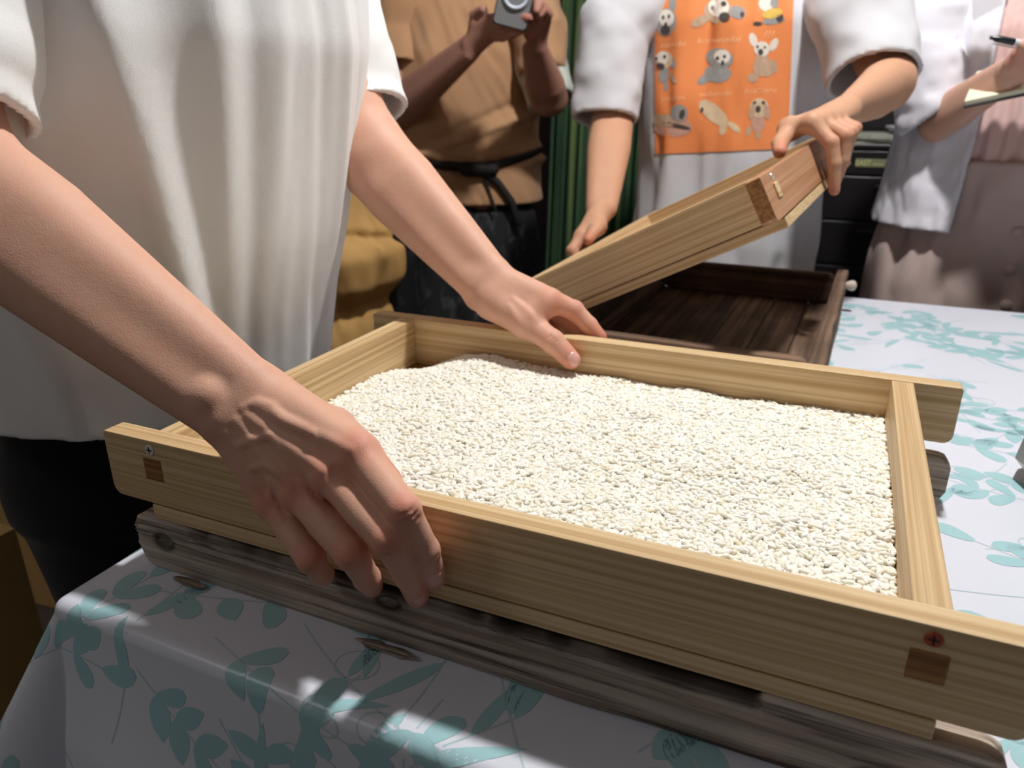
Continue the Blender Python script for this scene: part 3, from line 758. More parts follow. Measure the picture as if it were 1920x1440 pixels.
spots += [(TH_[3], .013, .8)]
V = vr; D0, D1 = .36, .75
# ulna head, tendons, veins and creases of the back of the hand
u_ = V.hit((386, 738), D0, D1); V.ball(u_-Dn*.0075, .0112, .006)
for px in ([(480, 762), (560, 800), (655, 842)], [(462, 778), (530, 832), (606, 882)], [(445, 790), (490, 850), (545, 912)]): V.ridge(px, D0, D1, .0030, .62, .004)
for px, r in (([(455, 765), (482, 752), (510, 762), (528, 786), (560, 800), (585, 812)], .0026), ([(422, 812), (447, 836), (465, 875), (480, 905), (500, 930), (522, 945)], .0024),
              ([(447, 836), (478, 822), (505, 818)], .0022), ([(505, 818), (530, 850), (545, 880), (570, 905)], .0022), ([(505, 905), (508, 940), (525, 975)], .0019),
              ([(585, 812), (600, 845), (622, 868)], .0019), ([(560, 905), (590, 950), (606, 965)], .0019), ([(470, 880), (495, 872), (520, 884), (548, 903)], .0020)):
    V.ridge(px, D0, D1, r*1.1, .72, .0032)
for nm in FJ:                                                            # knuckle creases
    J = FJ[nm]
    for (b, c2, t, dep_) in ((1, 2, -.12, .0011), (1, 2, 0., .0012), (1, 2, .12, .0011), (2, 3, 0., .0008)):
        ax = unit(J[c2]-J[b]); q = J[b]+ax*t*.03; rd = FI[nm][1][b]; sd = unit(np.cross(ax, ray((700, 1000)))); n_ = unit(np.cross(ax, sd))
        if n_ @ CF > 0: n_ = -n_
        pts = [q+n_*math.cos(w)*(rd*1.05)+sd*math.sin(w)*(rd*1.05) for w in np.linspace(-.7, .7, 7)]
        V.chain(pts, [.0004]+[dep_*.75]*5+[.0004], .0012, 'sub')
# the far (left) hand and arm
vl = Vol(W(-.62, .630, -.262), W(-.19, .83, .10), .0013)
E2 = ony((690, 288), .742); W2 = ony((906, 522), .702)
A2 = unit(W2-E2); v2 = unit(ray((906, 522))); L2_ = unit(np.cross(A2, v2))
if (L2_ @ CU) < 0: L2_ = -L2_
D2 = -v2+A2*(v2 @ A2); D2 = unit(D2)
forearm(vl, E2, W2, L2_, rE=.0315, rW=.0172, oE=.012, oW=.0125)
vl.chain([E2, W(-.60, .77, .12)], [.037, .046], .02)
th = [ony((925, 562), .694), ony((985, 604), .6815), ony((1036, 640), .6755), ony((1070, 674), .6755)]
tr2 = [.0185, .0138, .0118, .0100]
finger(vl, th, tr2, .005); vl.cap(W2-L2_*.006, th[0], .016, .018, .012); vl.cap(th[0], th[1], .018, .0135, .01)
G2 = {'index': ([(1030, 562, .701), (1076, 582, .713), (1104, 610, .7155), (1124, 632, .7145)], [.0118, .0103, .0090, .0078]),
      'middle': ([(1010, 558, .712), (1052, 590, .724), (1085, 625, .720), (1100, 650, .7145)], [.0118, .0103, .0090, .0078]),
      'ring': ([(985, 556, .722), (1020, 595, .731), (1045, 632, .724), (1055, 655, .7145)], [.011, .0097, .0086, .0075]),
      'little': ([(960, 556, .728), (985, 592, .734), (1000, 622, .727), (1008, 642, .714)], [.0098, .0086, .0077, .0068])}
for i, (nm, (pp, rd)) in enumerate(G2.items()):
    J = [ony(q[:2], q[2]) for q in pp]
    base = W2+A2*.012+L2_*(.012, .006, 0, -.006)[i]+v2*(.0, .006, .012, .018)[i]
    vl.cap(base, J[0], .0145, rd[0]*1.03, .012); finger(vl, J, rd, .004)
    vl.cap(base-L2_*.012, J[0]-L2_*.012, .013, .0095, .012)
    spots += [(J[0], .014, .4), (J[1], .013, .6), (J[3], .016, .9)]
spots += [(th[3], .016, .85), (th[2], .012, .35), (ony((1045, 575), .69), .02, .5)]
vl.cap(th[1], ony((1024, 572), .694), .0095, .0095, .012)               # web of the thumb
V = vl
for px, r in (([(962, 560), (985, 578), (1003, 600)], .0024), ([(955, 575), (972, 604), (992, 628)], .0020)):
    V.ridge(px, .6, .95, r, 1.1 if r > .0015 else 1.9, .005)
for c_ in ((1033, 630), (1038, 634), (1043, 639)):
    q = V.hit(c_, .6, .95)
    if q is not None:
        ax = unit(th[3]-th[2]); sd = unit(np.cross(ax, v2)); V.chain([q-sd*.006, q, q+sd*.006], [.0003, .0009, .0003], .001, 'sub')
# torso, neck and head under the shirt
vb = Vol(W(-.86, .24, -.36), W(-.40, .88, .72), .009)
tor = [(-.27, -.69, .57, .10, .165), (-.2, -.68, .57, .10, .165), (0, -.64, .575, .105, .175), (.16, -.62, .575, .10, .19), (.25, -.615, .575, .07, .17), (.29, -.61, .575, .05, .10)]
vb.loft([(z+ZC, a, b, c, d) for z, a, b, c, d in tor])
vb.cap(W(-.61, .42, .19), ony((-142, 60), .345), .055, .042, .03); vb.cap(W(-.62, .73, .19), W(-.60, .77, .10), .055, .05, .03)
head(vb, W(-.56, .575, .50), (1, .0))
me = vol_mesh('body', vb, vr, vl); flush(me, spots)
keep_world(link('body', me, M['skin_a']), p1)
hair(W(-.56, .575, .50), (1, 0), M['hair'], p1)
nail(vr, (817, 1088), .36, .6, FJ['index'][3]-FJ['index'][2], .0052, .0058, p1)
nail(vr, (788, 1126), .36, .6, FJ['middle'][3]-FJ['middle'][2], .0045, .0035, p1)
nail(vl, (1078, 672), .6, .9, th[3]-th[2], .0068, .0072, p1)
# the shirt: loose body and two turned-up sleeves
vsx = Vol(W(-.88, .30, -.345), W(-.42, .86, .36), .0036)
def ridge_f(phi, z, p0, sl, wd, amp, z0=-9, z1=9):
    q = (phi-(p0+sl*(z-ZC)))/wd
    return amp*np.exp(-q*q)*np.clip((z-ZC-z0)/.06, 0, 1)*np.clip((z1-(z-ZC))/.06, 0, 1)
def shirt1(phi, z, u, v):
    zz = z-ZC; d = 0
    for p0, sl, wd, am in ((-.886, -1.35, .085, .0095), (-1.16, -1.5, .13, -.006), (-.70, -1.2, .10, -.0032), (-.515, -.5, .08, .0032), (-.34, -.5, .08, -.0025),
                           (-.12, -.3, .09, .002), (.28, -1.1, .08, -.0035), (.53, -1.1, .07, .004), (.72, -1.0, .05, -.002), (-1.42, -1.2, .10, .007)):
        d = d+ridge_f(phi, z, p0, sl, wd, am)
    d = d+.0028*vnoise(phi*6.0+zz*3, zz*5, 2.7)+.0006*vnoise(phi*10+zz*4, zz*6, 9.2)
    return d
st = [(-.34, -.693, .575, .138, .222), (-.29, -.68, .575, .140, .225), (-.2, -.655, .572, .137, .222), (-.13, -.645, .575, .146, .230), (-.03, -.627, .579, .151, .235),
      (.05, -.612, .58, .155, .236), (.16, -.60, .58, .145, .235), (.25, -.60, .578, .11, .215), (.30, -.60, .577, .08, .15), (.345, -.60, .577, .06, .08)]
vsx.loft([(z+ZC, a, b, c, d) for z, a, b, c, d in st], p=2.15, disp=shirt1, k=.01)
vsx.shell(.0085, [((0, -.2, -1), -(ZC-.300)-.2*.50)])
fold = lambda x, y, z: .0035*vnoise(x*12, y*12, z*22)+.0018*vnoise(x*22+z*20, y*22, z*34)
def sleeve(pts, rads, end, tiers=(), vox=.0036, disp=fold, th_=.0085):
    """open tube of cloth round the arm; end = direction the hem faces; tiers = turned-up folds (back, length, extra radius)"""
    P_ = np.array(pts); m = max(rads)+.03; v = Vol(P_.min(0)-m, P_.max(0)+m, vox); v.chain(pts, rads, .02, disp=disp)
    e = unit(end); c = np.array(pts[-1])
    for back, ln, ex in tiers:
        t = max(0., min(1., 1-back/np.linalg.norm(P_[-1]-P_[-2]))); rr_ = rads[-2]+(rads[-1]-rads[-2])*t
        v.cap(c-e*back, c-e*(back-ln), rr_+ex, rr_+ex, .002, disp=disp)
    v.shell(th_, [(e, float(e @ c))]); return v
sR = [W(-.60, .42, .24), ony((-138, 50), .345), ony((-143, 226), .322)]
hR = unit(E-sR[1])
sL = [W(-.61, .74, .22), W(-.585, .775, .10), dep((662, 222), .872)]
hL = unit(E2-sL[1])
svR = sleeve(sR, [.080, .070, .0575], hR, [(.026, .03, .005), (.085, .03, .006)])
svL = sleeve(sL, [.080, .070, .0585], hL, [(.024, .03, .004), (.062, .018, .005)])
keep_world(link('shirt', vol_mesh('shirt', vsx, svR, svL), M['tee']), p1)
del vsx, svR, svL, vb
vt = Vol((-.92, .32, .03), (-.50, .84, ZC-.22), .008)
vt.loft([(ZC-.40, -.70, .575, .108, .172), (ZC-.22, -.69, .575, .108, .172)], k=.02); legs(vt, (-.70, .575, 0), .085, (1, 0), ZC-.38, .095, .07)
clothing('trousers', p1, vt, M['ink_trousers']); shoes(p1, (-.70, .575, 0), .085, (1, 0))
def hit_many(V, px, d0, d1):
    px = np.asarray(px, float); D = CF[None]*FPX+CR[None]*(px[:, :1]-CXP)-CU[None]*(px[:, 1:2]-CYP); D = D/(D @ CF)[:, None]
    t = np.arange(d0, d1, V.vox*.7); best = np.full(len(px), np.nan); prev = None
    for a in t:
        v = V.sample(CAMP+D*a)
        if prev is not None:
            m = np.isnan(best) & (v < 0) & (prev >= 0); w = prev/np.where(m, prev-v, 1)
            best = np.where(m, a-V.vox*.7*(1-w), best)
        prev = v
    ok = ~np.isnan(best); return CAMP+D*np.where(ok, best, 0)[:, None]-D*.0, ok, D/np.linalg.norm(D, axis=1, keepdims=True)
def arm(V, S, E, Wr, rS=.052, rE=.034, rW=.017, lat=None, k=.02, via=None):
    S, E, Wr = map(np.array, (S, E, Wr)); A = unit(Wr-E); L_ = unit(lat if lat is not None else np.cross(A, CF))
    V.chain([S, E] if via is None else [S, via, E], [rS, rE*1.12] if via is None else [rS, rE*1.2, rE*1.1], k); forearm(V, E, Wr, L_, rE=rE, rW=rW, oE=rE*.35, oW=.011)
def hand(V, Wr, fingers, thumb, k=.0035, rs=1.0, back=None):
    """fingers: four joint lists from the knuckle; thumb joint list"""
    Wr = np.array(Wr); c = np.mean([f[0] for f in fingers], 0); A = unit(c-Wr)
    for f, r in zip(fingers, (.0108, .0110, .0103, .0092)):
        f = [np.array(q) for q in f]; b = Wr+A*.012+(f[0]-c-A*((f[0]-c) @ A))*.55
        V.cap(b, f[0], .0135*rs, r*1.08*rs, .012); finger(V, f, [r*rs, r*.92*rs, r*.8*rs, r*.7*rs][:len(f)], k)
    th_ = [np.array(q) for q in thumb]; V.cap(Wr+A*.01, th_[0], .015*rs, .0145*rs, .012); finger(V, th_, [.0122*rs, .0108*rs, .0090*rs][:len(th_)] if len(th_) == 3 else [.015*rs, .0130*rs, .0112*rs, .0095*rs], .006)
    V.cap(th_[0], np.array(fingers[0][0]), .012*rs, .010*rs, .014)
def torso_core(V, tab, neck=None):
    V.loft([(z+ZC, a, b, c, d) for z, a, b, c, d in tab[0]], yaw=tab[1], k=.02)

# ======== person holding the raised tray (white printed shirt)
C2 = ony((1372, 250), 1.665); C2 = np.array([C2[0], C2[1], 0]); f2 = unit([.16-C2[0]*.55-.02, -C2[1]*1.0, 0]); yw2 = math.atan2(f2[1], f2[0]); s2 = np.array([-f2[1], f2[0], 0])
p2_ = empty('person', (C2[0], C2[1], 0)); tag(p2_, 'person in a white shirt with an orange dog print holding the raised tray', 'person')
a2 = Vol((-.62, 1.02, ZC-.36), (.22, 1.75, ZC+.32), .0027)
# hand on the right board
fr = []
for i, (u, ln) in enumerate(((.288, 1.0), (.309, 1.05), (.329, .98), (.347, .82))):
    cu_ = 0 if i == 0 else .012
    fr.append([HT(u+.012, -.012-i*.007, TB+.024-i*.004), HT(u, -.027-cu_-i*.004, TB-.010*ln), HT(u-.003, -.022-cu_*.6, TB-.037*ln), HT(u-.004, -.0095, TB-.060*ln-.010*(i == 0))])
wR = ony((1588, 205), 1.262); eR = ony((1668, 158), 1.46); shR = np.array([C2[0], C2[1], 0])+s2*.20+np.array([0, 0, ZC+.22])
arm(a2, shR, eR, wR, lat=CR*.5+CU, via=ony((1625, 60), 1.53)); hand(a2, wR, fr, [HT(.315, .020, TB+.030), HT(.275, .030, TB+.018), HT(.247, .028, TB+.009)])
fl_ = []
for i, u in enumerate((.30, .321, .341, .358)):
    fl_.append([HT(u+.014, TD+.012, TB+.020), HT(u-.016, TD+.024, TB+.006), HT(u-.020, TD+.018, .030), HT(u-.018, TD+.0095, .010)])
wL = ony((1127, 392), 1.285); eL = ony((1146, 238), 1.49); shL = np.array([C2[0], C2[1], 0])-s2*.20+np.array([0, 0, ZC+.22])
arm(a2, shL, eL, wL, lat=CR, via=ony((1150, 60), 1.56), rE=.031); hand(a2, wL, fl_, [HT(.345, TD-.006, TB+.024), HT(.318, TD-.012, TB+.019), HT(.290, TD-.008, TB+.0105)])
b2v = Vol((C2[0]-.30, C2[1]-.25, ZC-.40), (C2[0]+.30, C2[1]+.25, ZC+.68), .009)
T2 = [(-.40, C2[0], C2[1], .10, .155), (-.1, C2[0], C2[1], .10, .155), (.12, C2[0], C2[1], .10, .175), (.24, C2[0], C2[1], .07, .165), (.28, C2[0], C2[1], .05, .08)]
torso_core(b2v, (T2, yw2)); hd2 = np.array([C2[0], C2[1], ZC+.47])+f2*.03; head(b2v, hd2, f2)
me = vol_mesh('body', b2v, a2); sp = [(q[-1], .014, .8) for q in fr+fl_]+[(q[1], .012, .5) for q in fr+fl_]+[(HT(.247, .028, TB+.009), .018, .9), (HT(.29, TD-.008, TB+.01), .016, 1.0)]
flush(me, sp); keep_world(link('body', me, M['skin_b']), p2_); hair(hd2, f2, M['hair'], p2_)
v2s = Vol((C2[0]-.29, C2[1]-.27, ZC-.42), (C2[0]+.29, C2[1]+.25, ZC+.33), .005)
def shirt2(phi, z, u, v):
    zz = z-ZC
    return ridge_f(phi, z, -.80, .1, .15, .012)-ridge_f(phi, z, -.52, .1, .13, .006)+ridge_f(phi, z, .1, .5, .12, .004)+ridge_f(phi, z, .62, -.2, .12, .006)+.006*vnoise(phi*3.5, zz*7, 1.3)+.003*vnoise(phi*7+zz*4, zz*12, 6.1)+.004*np.clip(-zz-.18, 0, .1)*10*vnoise(phi*5, zz*22, 3.3)
S2 = [(-.42, C2[0], C2[1], .125, .195), (-.2, C2[0], C2[1], .125, .192), (0, C2[0], C2[1], .125, .187), (.14, C2[0], C2[1], .12, .19), (.23, C2[0], C2[1], .09, .19), (.28, C2[0], C2[1], .065, .11), (.32, C2[0], C2[1], .055, .07)]
v2s.loft([(z+ZC, a, b, c, d) for z, a, b, c, d in S2], yaw=yw2, p=2.3, disp=shirt2)
# the orange print with nine dogs, laid on the cloth
PM = {'orange': plain('orange_print', srgb(232, 138, 78), .75, noise=.04, nscale=18), 'grey': plain('print_grey', srgb(150, 148, 146), .8, noise=.12, nscale=120),
      'cream': plain('print_cream', srgb(214, 190, 156), .8, noise=.1, nscale=120), 'white': plain('print_white', srgb(226, 218, 206), .8, noise=.06, nscale=120),
      'dark': plain('print_dark', srgb(70, 60, 58), .8), 'tan': plain('print_tan', srgb(188, 158, 132), .8, noise=.12, nscale=120),
      'pink': plain('print_pink', srgb(200, 154, 136), .8, noise=.1, nscale=120), 'yellow': plain('print_yellow', srgb(214, 178, 84), .8, noise=.1, nscale=120), 'text': plain('print_lettering', srgb(244, 188, 140), .8)}
PK = list(PM); PRINT = {}
slot_ = ['orange_panel']
def on_shirt(V, px, faces, mi, lift, d0=1.1, d1=1.75):
    P_, ok, D = hit_many(V, px, d0, d1)
    if not ok.all(): faces = [f for f in faces if all(ok[i] for i in f)]
    e = .006; g = np.stack([V.sample(P_+np.eye(3)[j]*e)-V.sample(P_-np.eye(3)[j]*e) for j in range(3)], -1); g /= np.linalg.norm(g, axis=1, keepdims=True)+1e-9
    prv, prf, prm = PRINT.setdefault(slot_[0], ([], [], [])); b = len(prv); prv.extend(P_+g*lift); prf.extend(tuple(b+i for i in f) for f in faces); prm.extend([mi]*len(faces))
na, nb = 90, 110
A_, B_ = np.meshgrid(np.linspace(0, 1, na), np.linspace(0, 1, nb), indexing='ij')
gx_ = 1229+A_*((1490-14*B_)-1229); gy_ = -60+B_*(60+289-10*A_)
on_shirt(v2s, np.stack([gx_, gy_], -1).reshape(-1, 2), [(i*nb+j, (i+1)*nb+j, (i+1)*nb+j+1, i*nb+j+1) for i in range(na-1) for j in range(nb-1)], 0, .0016)
def blob(cx, cy, rx, ry, rot, col, ly):
    ring, n = 3, 22; px = [(cx, cy)]; c, s_ = math.cos(math.radians(rot)), math.sin(math.radians(rot))
    for q in range(1, ring+1):
        for k in range(n):
            w = 2*math.pi*k/n; x, y = rx*q/ring*math.cos(w), ry*q/ring*math.sin(w); px.append((max(1228, cx+x*c-y*s_), cy+x*s_+y*c))
    fs = [(0, 1+k, 1+(k+1) % n) for k in range(n)]+[(1+q*n+k, 1+(q+1)*n+k, 1+(q+1)*n+(k+1) % n, 1+q*n+(k+1) % n) for q in range(ring-1) for k in range(n)]
    on_shirt(v2s, px, fs, PK.index(col), .0022+.00035*ly)
DOGS = [  # cx, cy, rx, ry, rotation, colour, layer
 (1250, 42, 19, 26, 10, 'grey', 0), (1262, 8, 7, 14, 0, 'grey', 0), (1251, 34, 14, 16, 0, 'white', 1), (1249, 56, 9, 9, 0, 'dark', 2), (1245, 33, 2.5, 3.5, 0, 'dark', 3), (1256, 31, 2.5, 3.5, 0, 'dark', 3), (1250, 46, 3, 4, 0, 'dark', 3),
 (1345, 22, 26, 22, 0, 'tan', 0), (1312, 40, 18, 9, -28, 'tan', 0), (1382, 24, 16, 12, 20, 'grey', 0), (1347, 14, 20, 18, 0, 'white', 1), (1337, 16, 4.5, 4.5, 0, 'dark', 3), (1358, 8, 4.5, 4.5, 0, 'dark', 3), (1359, 32, 9, 8, 0, 'dark', 3), (1391, 28, 4, 5, 0, 'dark', 2),
 (1436, 8, 14, 14, 0, 'white', 0), (1452, 6, 8, 10, 0, 'grey', 1), (1448, 26, 20, 9, -12, 'yellow', 1), (1450, 39, 22, 7, -8, 'grey', 0), (1420, 45, 8, 4, 0, 'dark', 0), (1462, 34, 7, 8, 20, 'dark', 1),
 (1247, 112, 17, 16, 0, 'cream', 0), (1262, 117, 6, 11, -20, 'grey', 0), (1244, 108, 12, 12, 0, 'white', 1), (1240, 124, 8, 6, 20, 'dark', 2), (1248, 106, 3, 3, 0, 'dark', 3), (1233, 110, 2.5, 3, 0, 'dark', 3), (1246, 140, 10, 16, 8, 'grey', 0), (1249, 160, 4, 12, 0, 'grey', 0), (1264, 148, 4, 10, -35, 'tan', 0),
 (1350, 109, 26, 18, 10, 'grey', 1), (1346, 138, 26, 17, 0, 'grey', 0), (1322, 148, 17, 8, -30, 'grey', 0), (1355, 106, 15, 13, 0, 'white', 2), (1346, 109, 3, 3.5, 0, 'dark', 3), (1358, 106, 3, 3.5, 0, 'dark', 3), (1355, 118, 3, 5, 0, 'dark', 3),
 (1428, 92, 15, 14, 0, 'white', 1), (1412, 75, 7, 13, -14, 'white', 0), (1451, 84, 7, 13, 28, 'white', 0), (1427, 122, 15, 22, 12, 'tan', 0), (1411, 146, 10, 9, 0, 'tan', 0), (1450, 124, 8, 13, -10, 'tan', 0), (1440, 136, 12, 7, -30, 'tan', 0), (1425, 98, 5, 6, 0, 'dark', 2), (1419, 88, 2.5, 2.5, 0, 'dark', 3), (1433, 89, 2.5, 2.5, 0, 'dark', 3),
 (1262, 238, 36, 19, 0, 'pink', 0), (1274, 212, 15, 16, -15, 'grey', 1), (1279, 214, 5, 9, 15, 'dark', 2), (1246, 226, 26, 12, 5, 'tan', 1), (1270, 236, 26, 4, 12, 'dark', 1),
 (1338, 212, 34, 15, 40, 'cream', 0), (1322, 200, 12, 13, 0, 'cream', 1), (1356, 240, 7, 14, 10, 'cream', 0), (1376, 238, 14, 6, 40, 'cream', 0), (1316, 206, 3, 5, 10, 'dark', 2),
 (1423, 202, 18, 18, 0, 'cream', 0), (1409, 210, 6, 14, 10, 'tan', 1), (1437, 210, 6, 14, -10, 'tan', 1), (1421, 231, 13, 16, 0, 'pink', 0), (1403, 246, 5, 10, 20, 'tan', 0), (1421, 252, 5, 9, -8, 'tan', 0), (1414, 192, 3.5, 2.5, -20, 'dark', 3), (1431, 192, 3.5, 2.5, 20, 'dark', 3), (1421, 204, 5, 6, 0, 'dark', 3)]
cols_, rows_ = (1290, 1400), (63, 174)
for d in DOGS:
    slot_[0] = 'printed_dog%d' % (3*sum(d[1] > q for q in rows_)+sum(d[0] > q for q in cols_)); blob(*d)
def lettering(word, cx, cy, hgt, rot):
    cd = bpy.data.curves.new('lettering', 'FONT'); cd.body = word; cd.align_x = 'CENTER'; cd.shear = .25; cd.resolution_u = 3
    o = bpy.data.objects.new('lettering', cd); COL.objects.link(o); bpy.context.view_layer.update()
    me = o.to_mesh(); vv = np.array([v.co[:2] for v in me.vertices]); ff = [tuple(p.vertices) for p in me.polygons]; o.to_mesh_clear()
    bpy.data.objects.remove(o); bpy.data.curves.remove(cd)
    c, s_ = math.cos(math.radians(rot)), math.sin(math.radians(rot)); x, y = vv[:, 0]*hgt*1.25, -vv[:, 1]*hgt
    return np.stack([cx+x*c-y*s_, cy+x*s_+y*c], -1), ff
for w, cx, cy, hg, ro in (('sunchi', 1262, 88, 15, -4), ('kominadai', 1347, 80, 16, -3), ('???', 1440, 70, 18, 0), ('yungyu', 1262, 188, 13, -5), ('nobinobi', 1341, 180, 14, -3), ('mattaru', 1425, 174, 15, -2)):
    slot_[0] = 'caption'+w; px, ff = lettering(w, cx, cy, hg, ro); px[:, 0] = np.maximum(px[:, 0], 1228); on_shirt(v2s, px, ff, PK.index('text'), .0021)
v2s.shell(.016, [((0, 0, -1), -(ZC-.40))])
fold2 = lambda x, y, z: .006*vnoise(x*13, y*13, z*16)+.003*vnoise(x*30, y*30, z*36)
sv1 = sleeve([shR+s2*-.03, ony((1622, 40), 1.53), ony((1634, 150), 1.475)], [.088, .082, .073], unit(ony((1640, 190), 1.44)-ony((1622, 40), 1.53)), vox=.005, disp=fold2, th_=.010)
sv2 = sleeve([shL+s2*.03, ony((1150, 60), 1.56), ony((1134, 226), 1.50)], [.088, .074, .064], unit(ony((1134, 226), 1.50)-ony((1150, 60), 1.56)), vox=.005, disp=fold2, th_=.010)
sh2 = keep_world(link('shirt', vol_mesh('shirt', v2s, sv1, sv2), M['tee2']), p2_)
for key, (prv, prf, prm) in PRINT.items():
    nm_ = key.rstrip('0123456789') if key.startswith('printed') else ('caption' if key.startswith('caption') else 'orange_print')
    pme = mesh_from(nm_, prv, prf); po = keep_world(link(nm_, pme, [PM[k] for k in PK]), sh2); po.matrix_parent_inverse = Matrix.Identity(4); pme.polygons.foreach_set('material_index', np.array(prm, np.int32))
    if nm_ != 'orange_print': po['kind'] = 'stuff'
vt = Vol((C2[0]-.25, C2[1]-.22, .03), (C2[0]+.25, C2[1]+.22, ZC-.28), .009)
vt.loft([(ZC-.45, C2[0], C2[1], .10, .16), (ZC-.28, C2[0], C2[1], .10, .16)], yaw=yw2, k=.02); legs(vt, C2, .085, f2, ZC-.43, .09, .07)
clothing('trousers', p2_, vt, M['ink_trousers']); shoes(p2_, C2, .085, f2)
del v2s, sv1, sv2, b2v, a2

# ======== person in brown with a phone
M['brown'] = cloth('brown_cotton', srgb(184, 142, 106), var=.04)
M['blackprint'] = None
def skirt_mat():
    m, N, L, P = mat('black_patterned_cloth'); tc = N.new('ShaderNodeTexCoord')
    mp = N.new('ShaderNodeMapping'); mp.inputs['Scale'].default_value = (26, 26, 12); L.new(tc.outputs['Object'], mp.inputs[0])
    nz = node(N, 'ShaderNodeTexNoise', Scale=1.0, Detail=4.0, Distortion=1.2); L.new(mp.outputs[0], nz.inputs['Vector'])
    r = ramp(N, [(.52, srgb(18, 18, 22)), (.66, srgb(62, 62, 68))]); L.new(nz.outputs[0], r.inputs[0]); L.new(r.outputs[0], P.inputs['Base Color']); P.inputs['Roughness'].default_value = .85
    return m
M['blackprint'] = skirt_mat(); M['strap'] = plain('black_webbing', srgb(24, 20, 20), .7, noise=.2, nscale=80)
C3 = ony((878, 200), 1.93); C3 = np.array([C3[0], C3[1], 0]); f3 = unit([-C3[0]*.8, -C3[1], 0]); yw3 = math.atan2(f3[1], f3[0]); s3 = np.array([-f3[1], f3[0], 0])
p3_ = empty('person', (C3[0], C3[1], 0)); tag(p3_, 'person in a brown shirt with a black waist strap holding up a phone', 'person')
a3 = Vol((C3[0]-.45, 1.45, ZC-.30), (C3[0]+.52, 2.10, ZC+.34), .0032)
def q3(x, y, yy): return ony((x, y), yy)
wl3, el3 = q3(880, 92, 1.66), q3(742, 212, 1.80); sl3 = C3-s3*.19+np.array([0, 0, ZC+.24])
wr3, er3 = q3(1003, 92, 1.70), q3(1028, 186, 1.84); sr3 = C3+s3*.19+np.array([0, 0, ZC+.24])
arm(a3, sl3, el3, wl3, lat=CU, rE=.040, rW=.021); arm(a3, sr3, er3, wr3, lat=CR, rE=.036, rW=.019)
hand(a3, wl3, [[q3(918, 40, 1.63), q3(935, 30, 1.60), q3(952, 20, 1.59), q3(968, 9, 1.59)], [q3(922, 52, 1.63), q3(945, 45, 1.60), q3(965, 36, 1.59), q3(984, 30, 1.59)],
     [q3(922, 62, 1.64), q3(945, 58, 1.61), q3(966, 48, 1.60), q3(990, 33, 1.59)], [q3(920, 70, 1.65), q3(942, 70, 1.62), q3(960, 66, 1.61), q3(978, 58, 1.60)]],
     [q3(893, 48, 1.65), q3(890, 28, 1.64), q3(906, 18, 1.625)], rs=1.08)
hand(a3, wr3, [[q3(1012, 44, 1.66), q3(1005, 22, 1.63), q3(1000, 8, 1.615), q3(995, -4, 1.60)], [q3(1018, 40, 1.67), q3(1020, 18, 1.64), q3(1012, 8, 1.62), q3(1006, 20, 1.61)],
     [q3(1020, 50, 1.68), q3(1028, 26, 1.65), q3(1020, 18, 1.63), q3(1012, 28, 1.62)], [q3(1018, 58, 1.69), q3(1026, 40, 1.67), q3(1020, 30, 1.65), q3(1012, 36, 1.64)]],
     [q3(996, 62, 1.66), q3(988, 46, 1.64), q3(980, 36, 1.62)], rs=1.05)
b3 = Vol((C3[0]-.30, C3[1]-.28, ZC-.40), (C3[0]+.30, C3[1]+.28, ZC+.68), .010)
torso_core(b3, ([(z, C3[0], C3[1], a, b) for z, a, b in ((-.40, .11, .17), (-.1, .11, .165), (.12, .105, .175), (.24, .07, .165), (.28, .05, .08))], yw3))
hd3 = np.array([C3[0], C3[1], ZC+.47])+f3*.03; head(b3, hd3, f3)
me = vol_mesh('body', b3, a3); flush(me, [(q3(968, 9, 1.59), .02, .8), (q3(990, 33, 1.59), .02, .8), (q3(1000, 50, 1.65), .03, .5)])
keep_world(link('body', me, M['skin_c']), p3_); hair(hd3, f3, M['hair'], p3_)
v3 = Vol((C3[0]-.32, C3[1]-.30, ZC-.34), (C3[0]+.32, C3[1]+.28, ZC+.33), .0055)
def shirt3(phi, z, u, v):
    zz = z-ZC; sag = np.exp(-((zz+.135)/.022)**2)
    d = .005*vnoise(phi*3, zz*8, 5.3)+.0035*vnoise(phi*5+zz*14, zz*26+phi*4, 2.2)-.016*np.exp(-((zz+.150+.02*np.cos(phi*2))/.012)**2)
    return d+.014*sag*(1+.5*np.sin(phi*5))+.008*np.exp(-((zz+.09-.05*phi)/.012)**2)-.006*np.exp(-((zz+.06-.06*phi)/.012)**2)
v3.loft([(z+ZC, C3[0], C3[1], a, b) for z, a, b in ((-.34, .125, .205), (-.25, .130, .205), (-.15, .128, .196), (-.05, .135, .20), (.12, .13, .20), (.23, .09, .19), (.28, .065, .11), (.32, .055, .07))], yaw=yw3, p=2.2, disp=shirt3)
v3.shell(.011, [((0, 0, -1), -(ZC-.262)), (tuple(f3*.25+np.array([0, 0, -1])), float((f3*.25+np.array([0, 0, -1])) @ (C3+f3*.13+np.array([0, 0, ZC-.272]))))])
s3a = sleeve([sl3+s3*.03, q3(752, 60, 1.86), q3(752, 128, 1.83)], [.085, .082, .079], unit(el3-q3(752, 60, 1.86)), vox=.0055, disp=fold2, th_=.011)
s3b = sleeve([sr3-s3*.03, q3(1010, 60, 1.90), q3(1020, 140, 1.87)], [.08, .070, .060], unit(er3-q3(1010, 60, 1.90)), vox=.0055, disp=fold2, th_=.011)
keep_world(link('shirt', vol_mesh('shirt', v3, s3a, s3b), M['brown']), p3_)
s3c = sleeve([sr3-s3*.02, q3(1016, 120, 1.90), q3(1034, 190, 1.87)], [.07, .066, .066], unit(q3(1034, 190, 1.87)-q3(1016, 120, 1.90)), vox=.0055, disp=fold2, th_=.011)
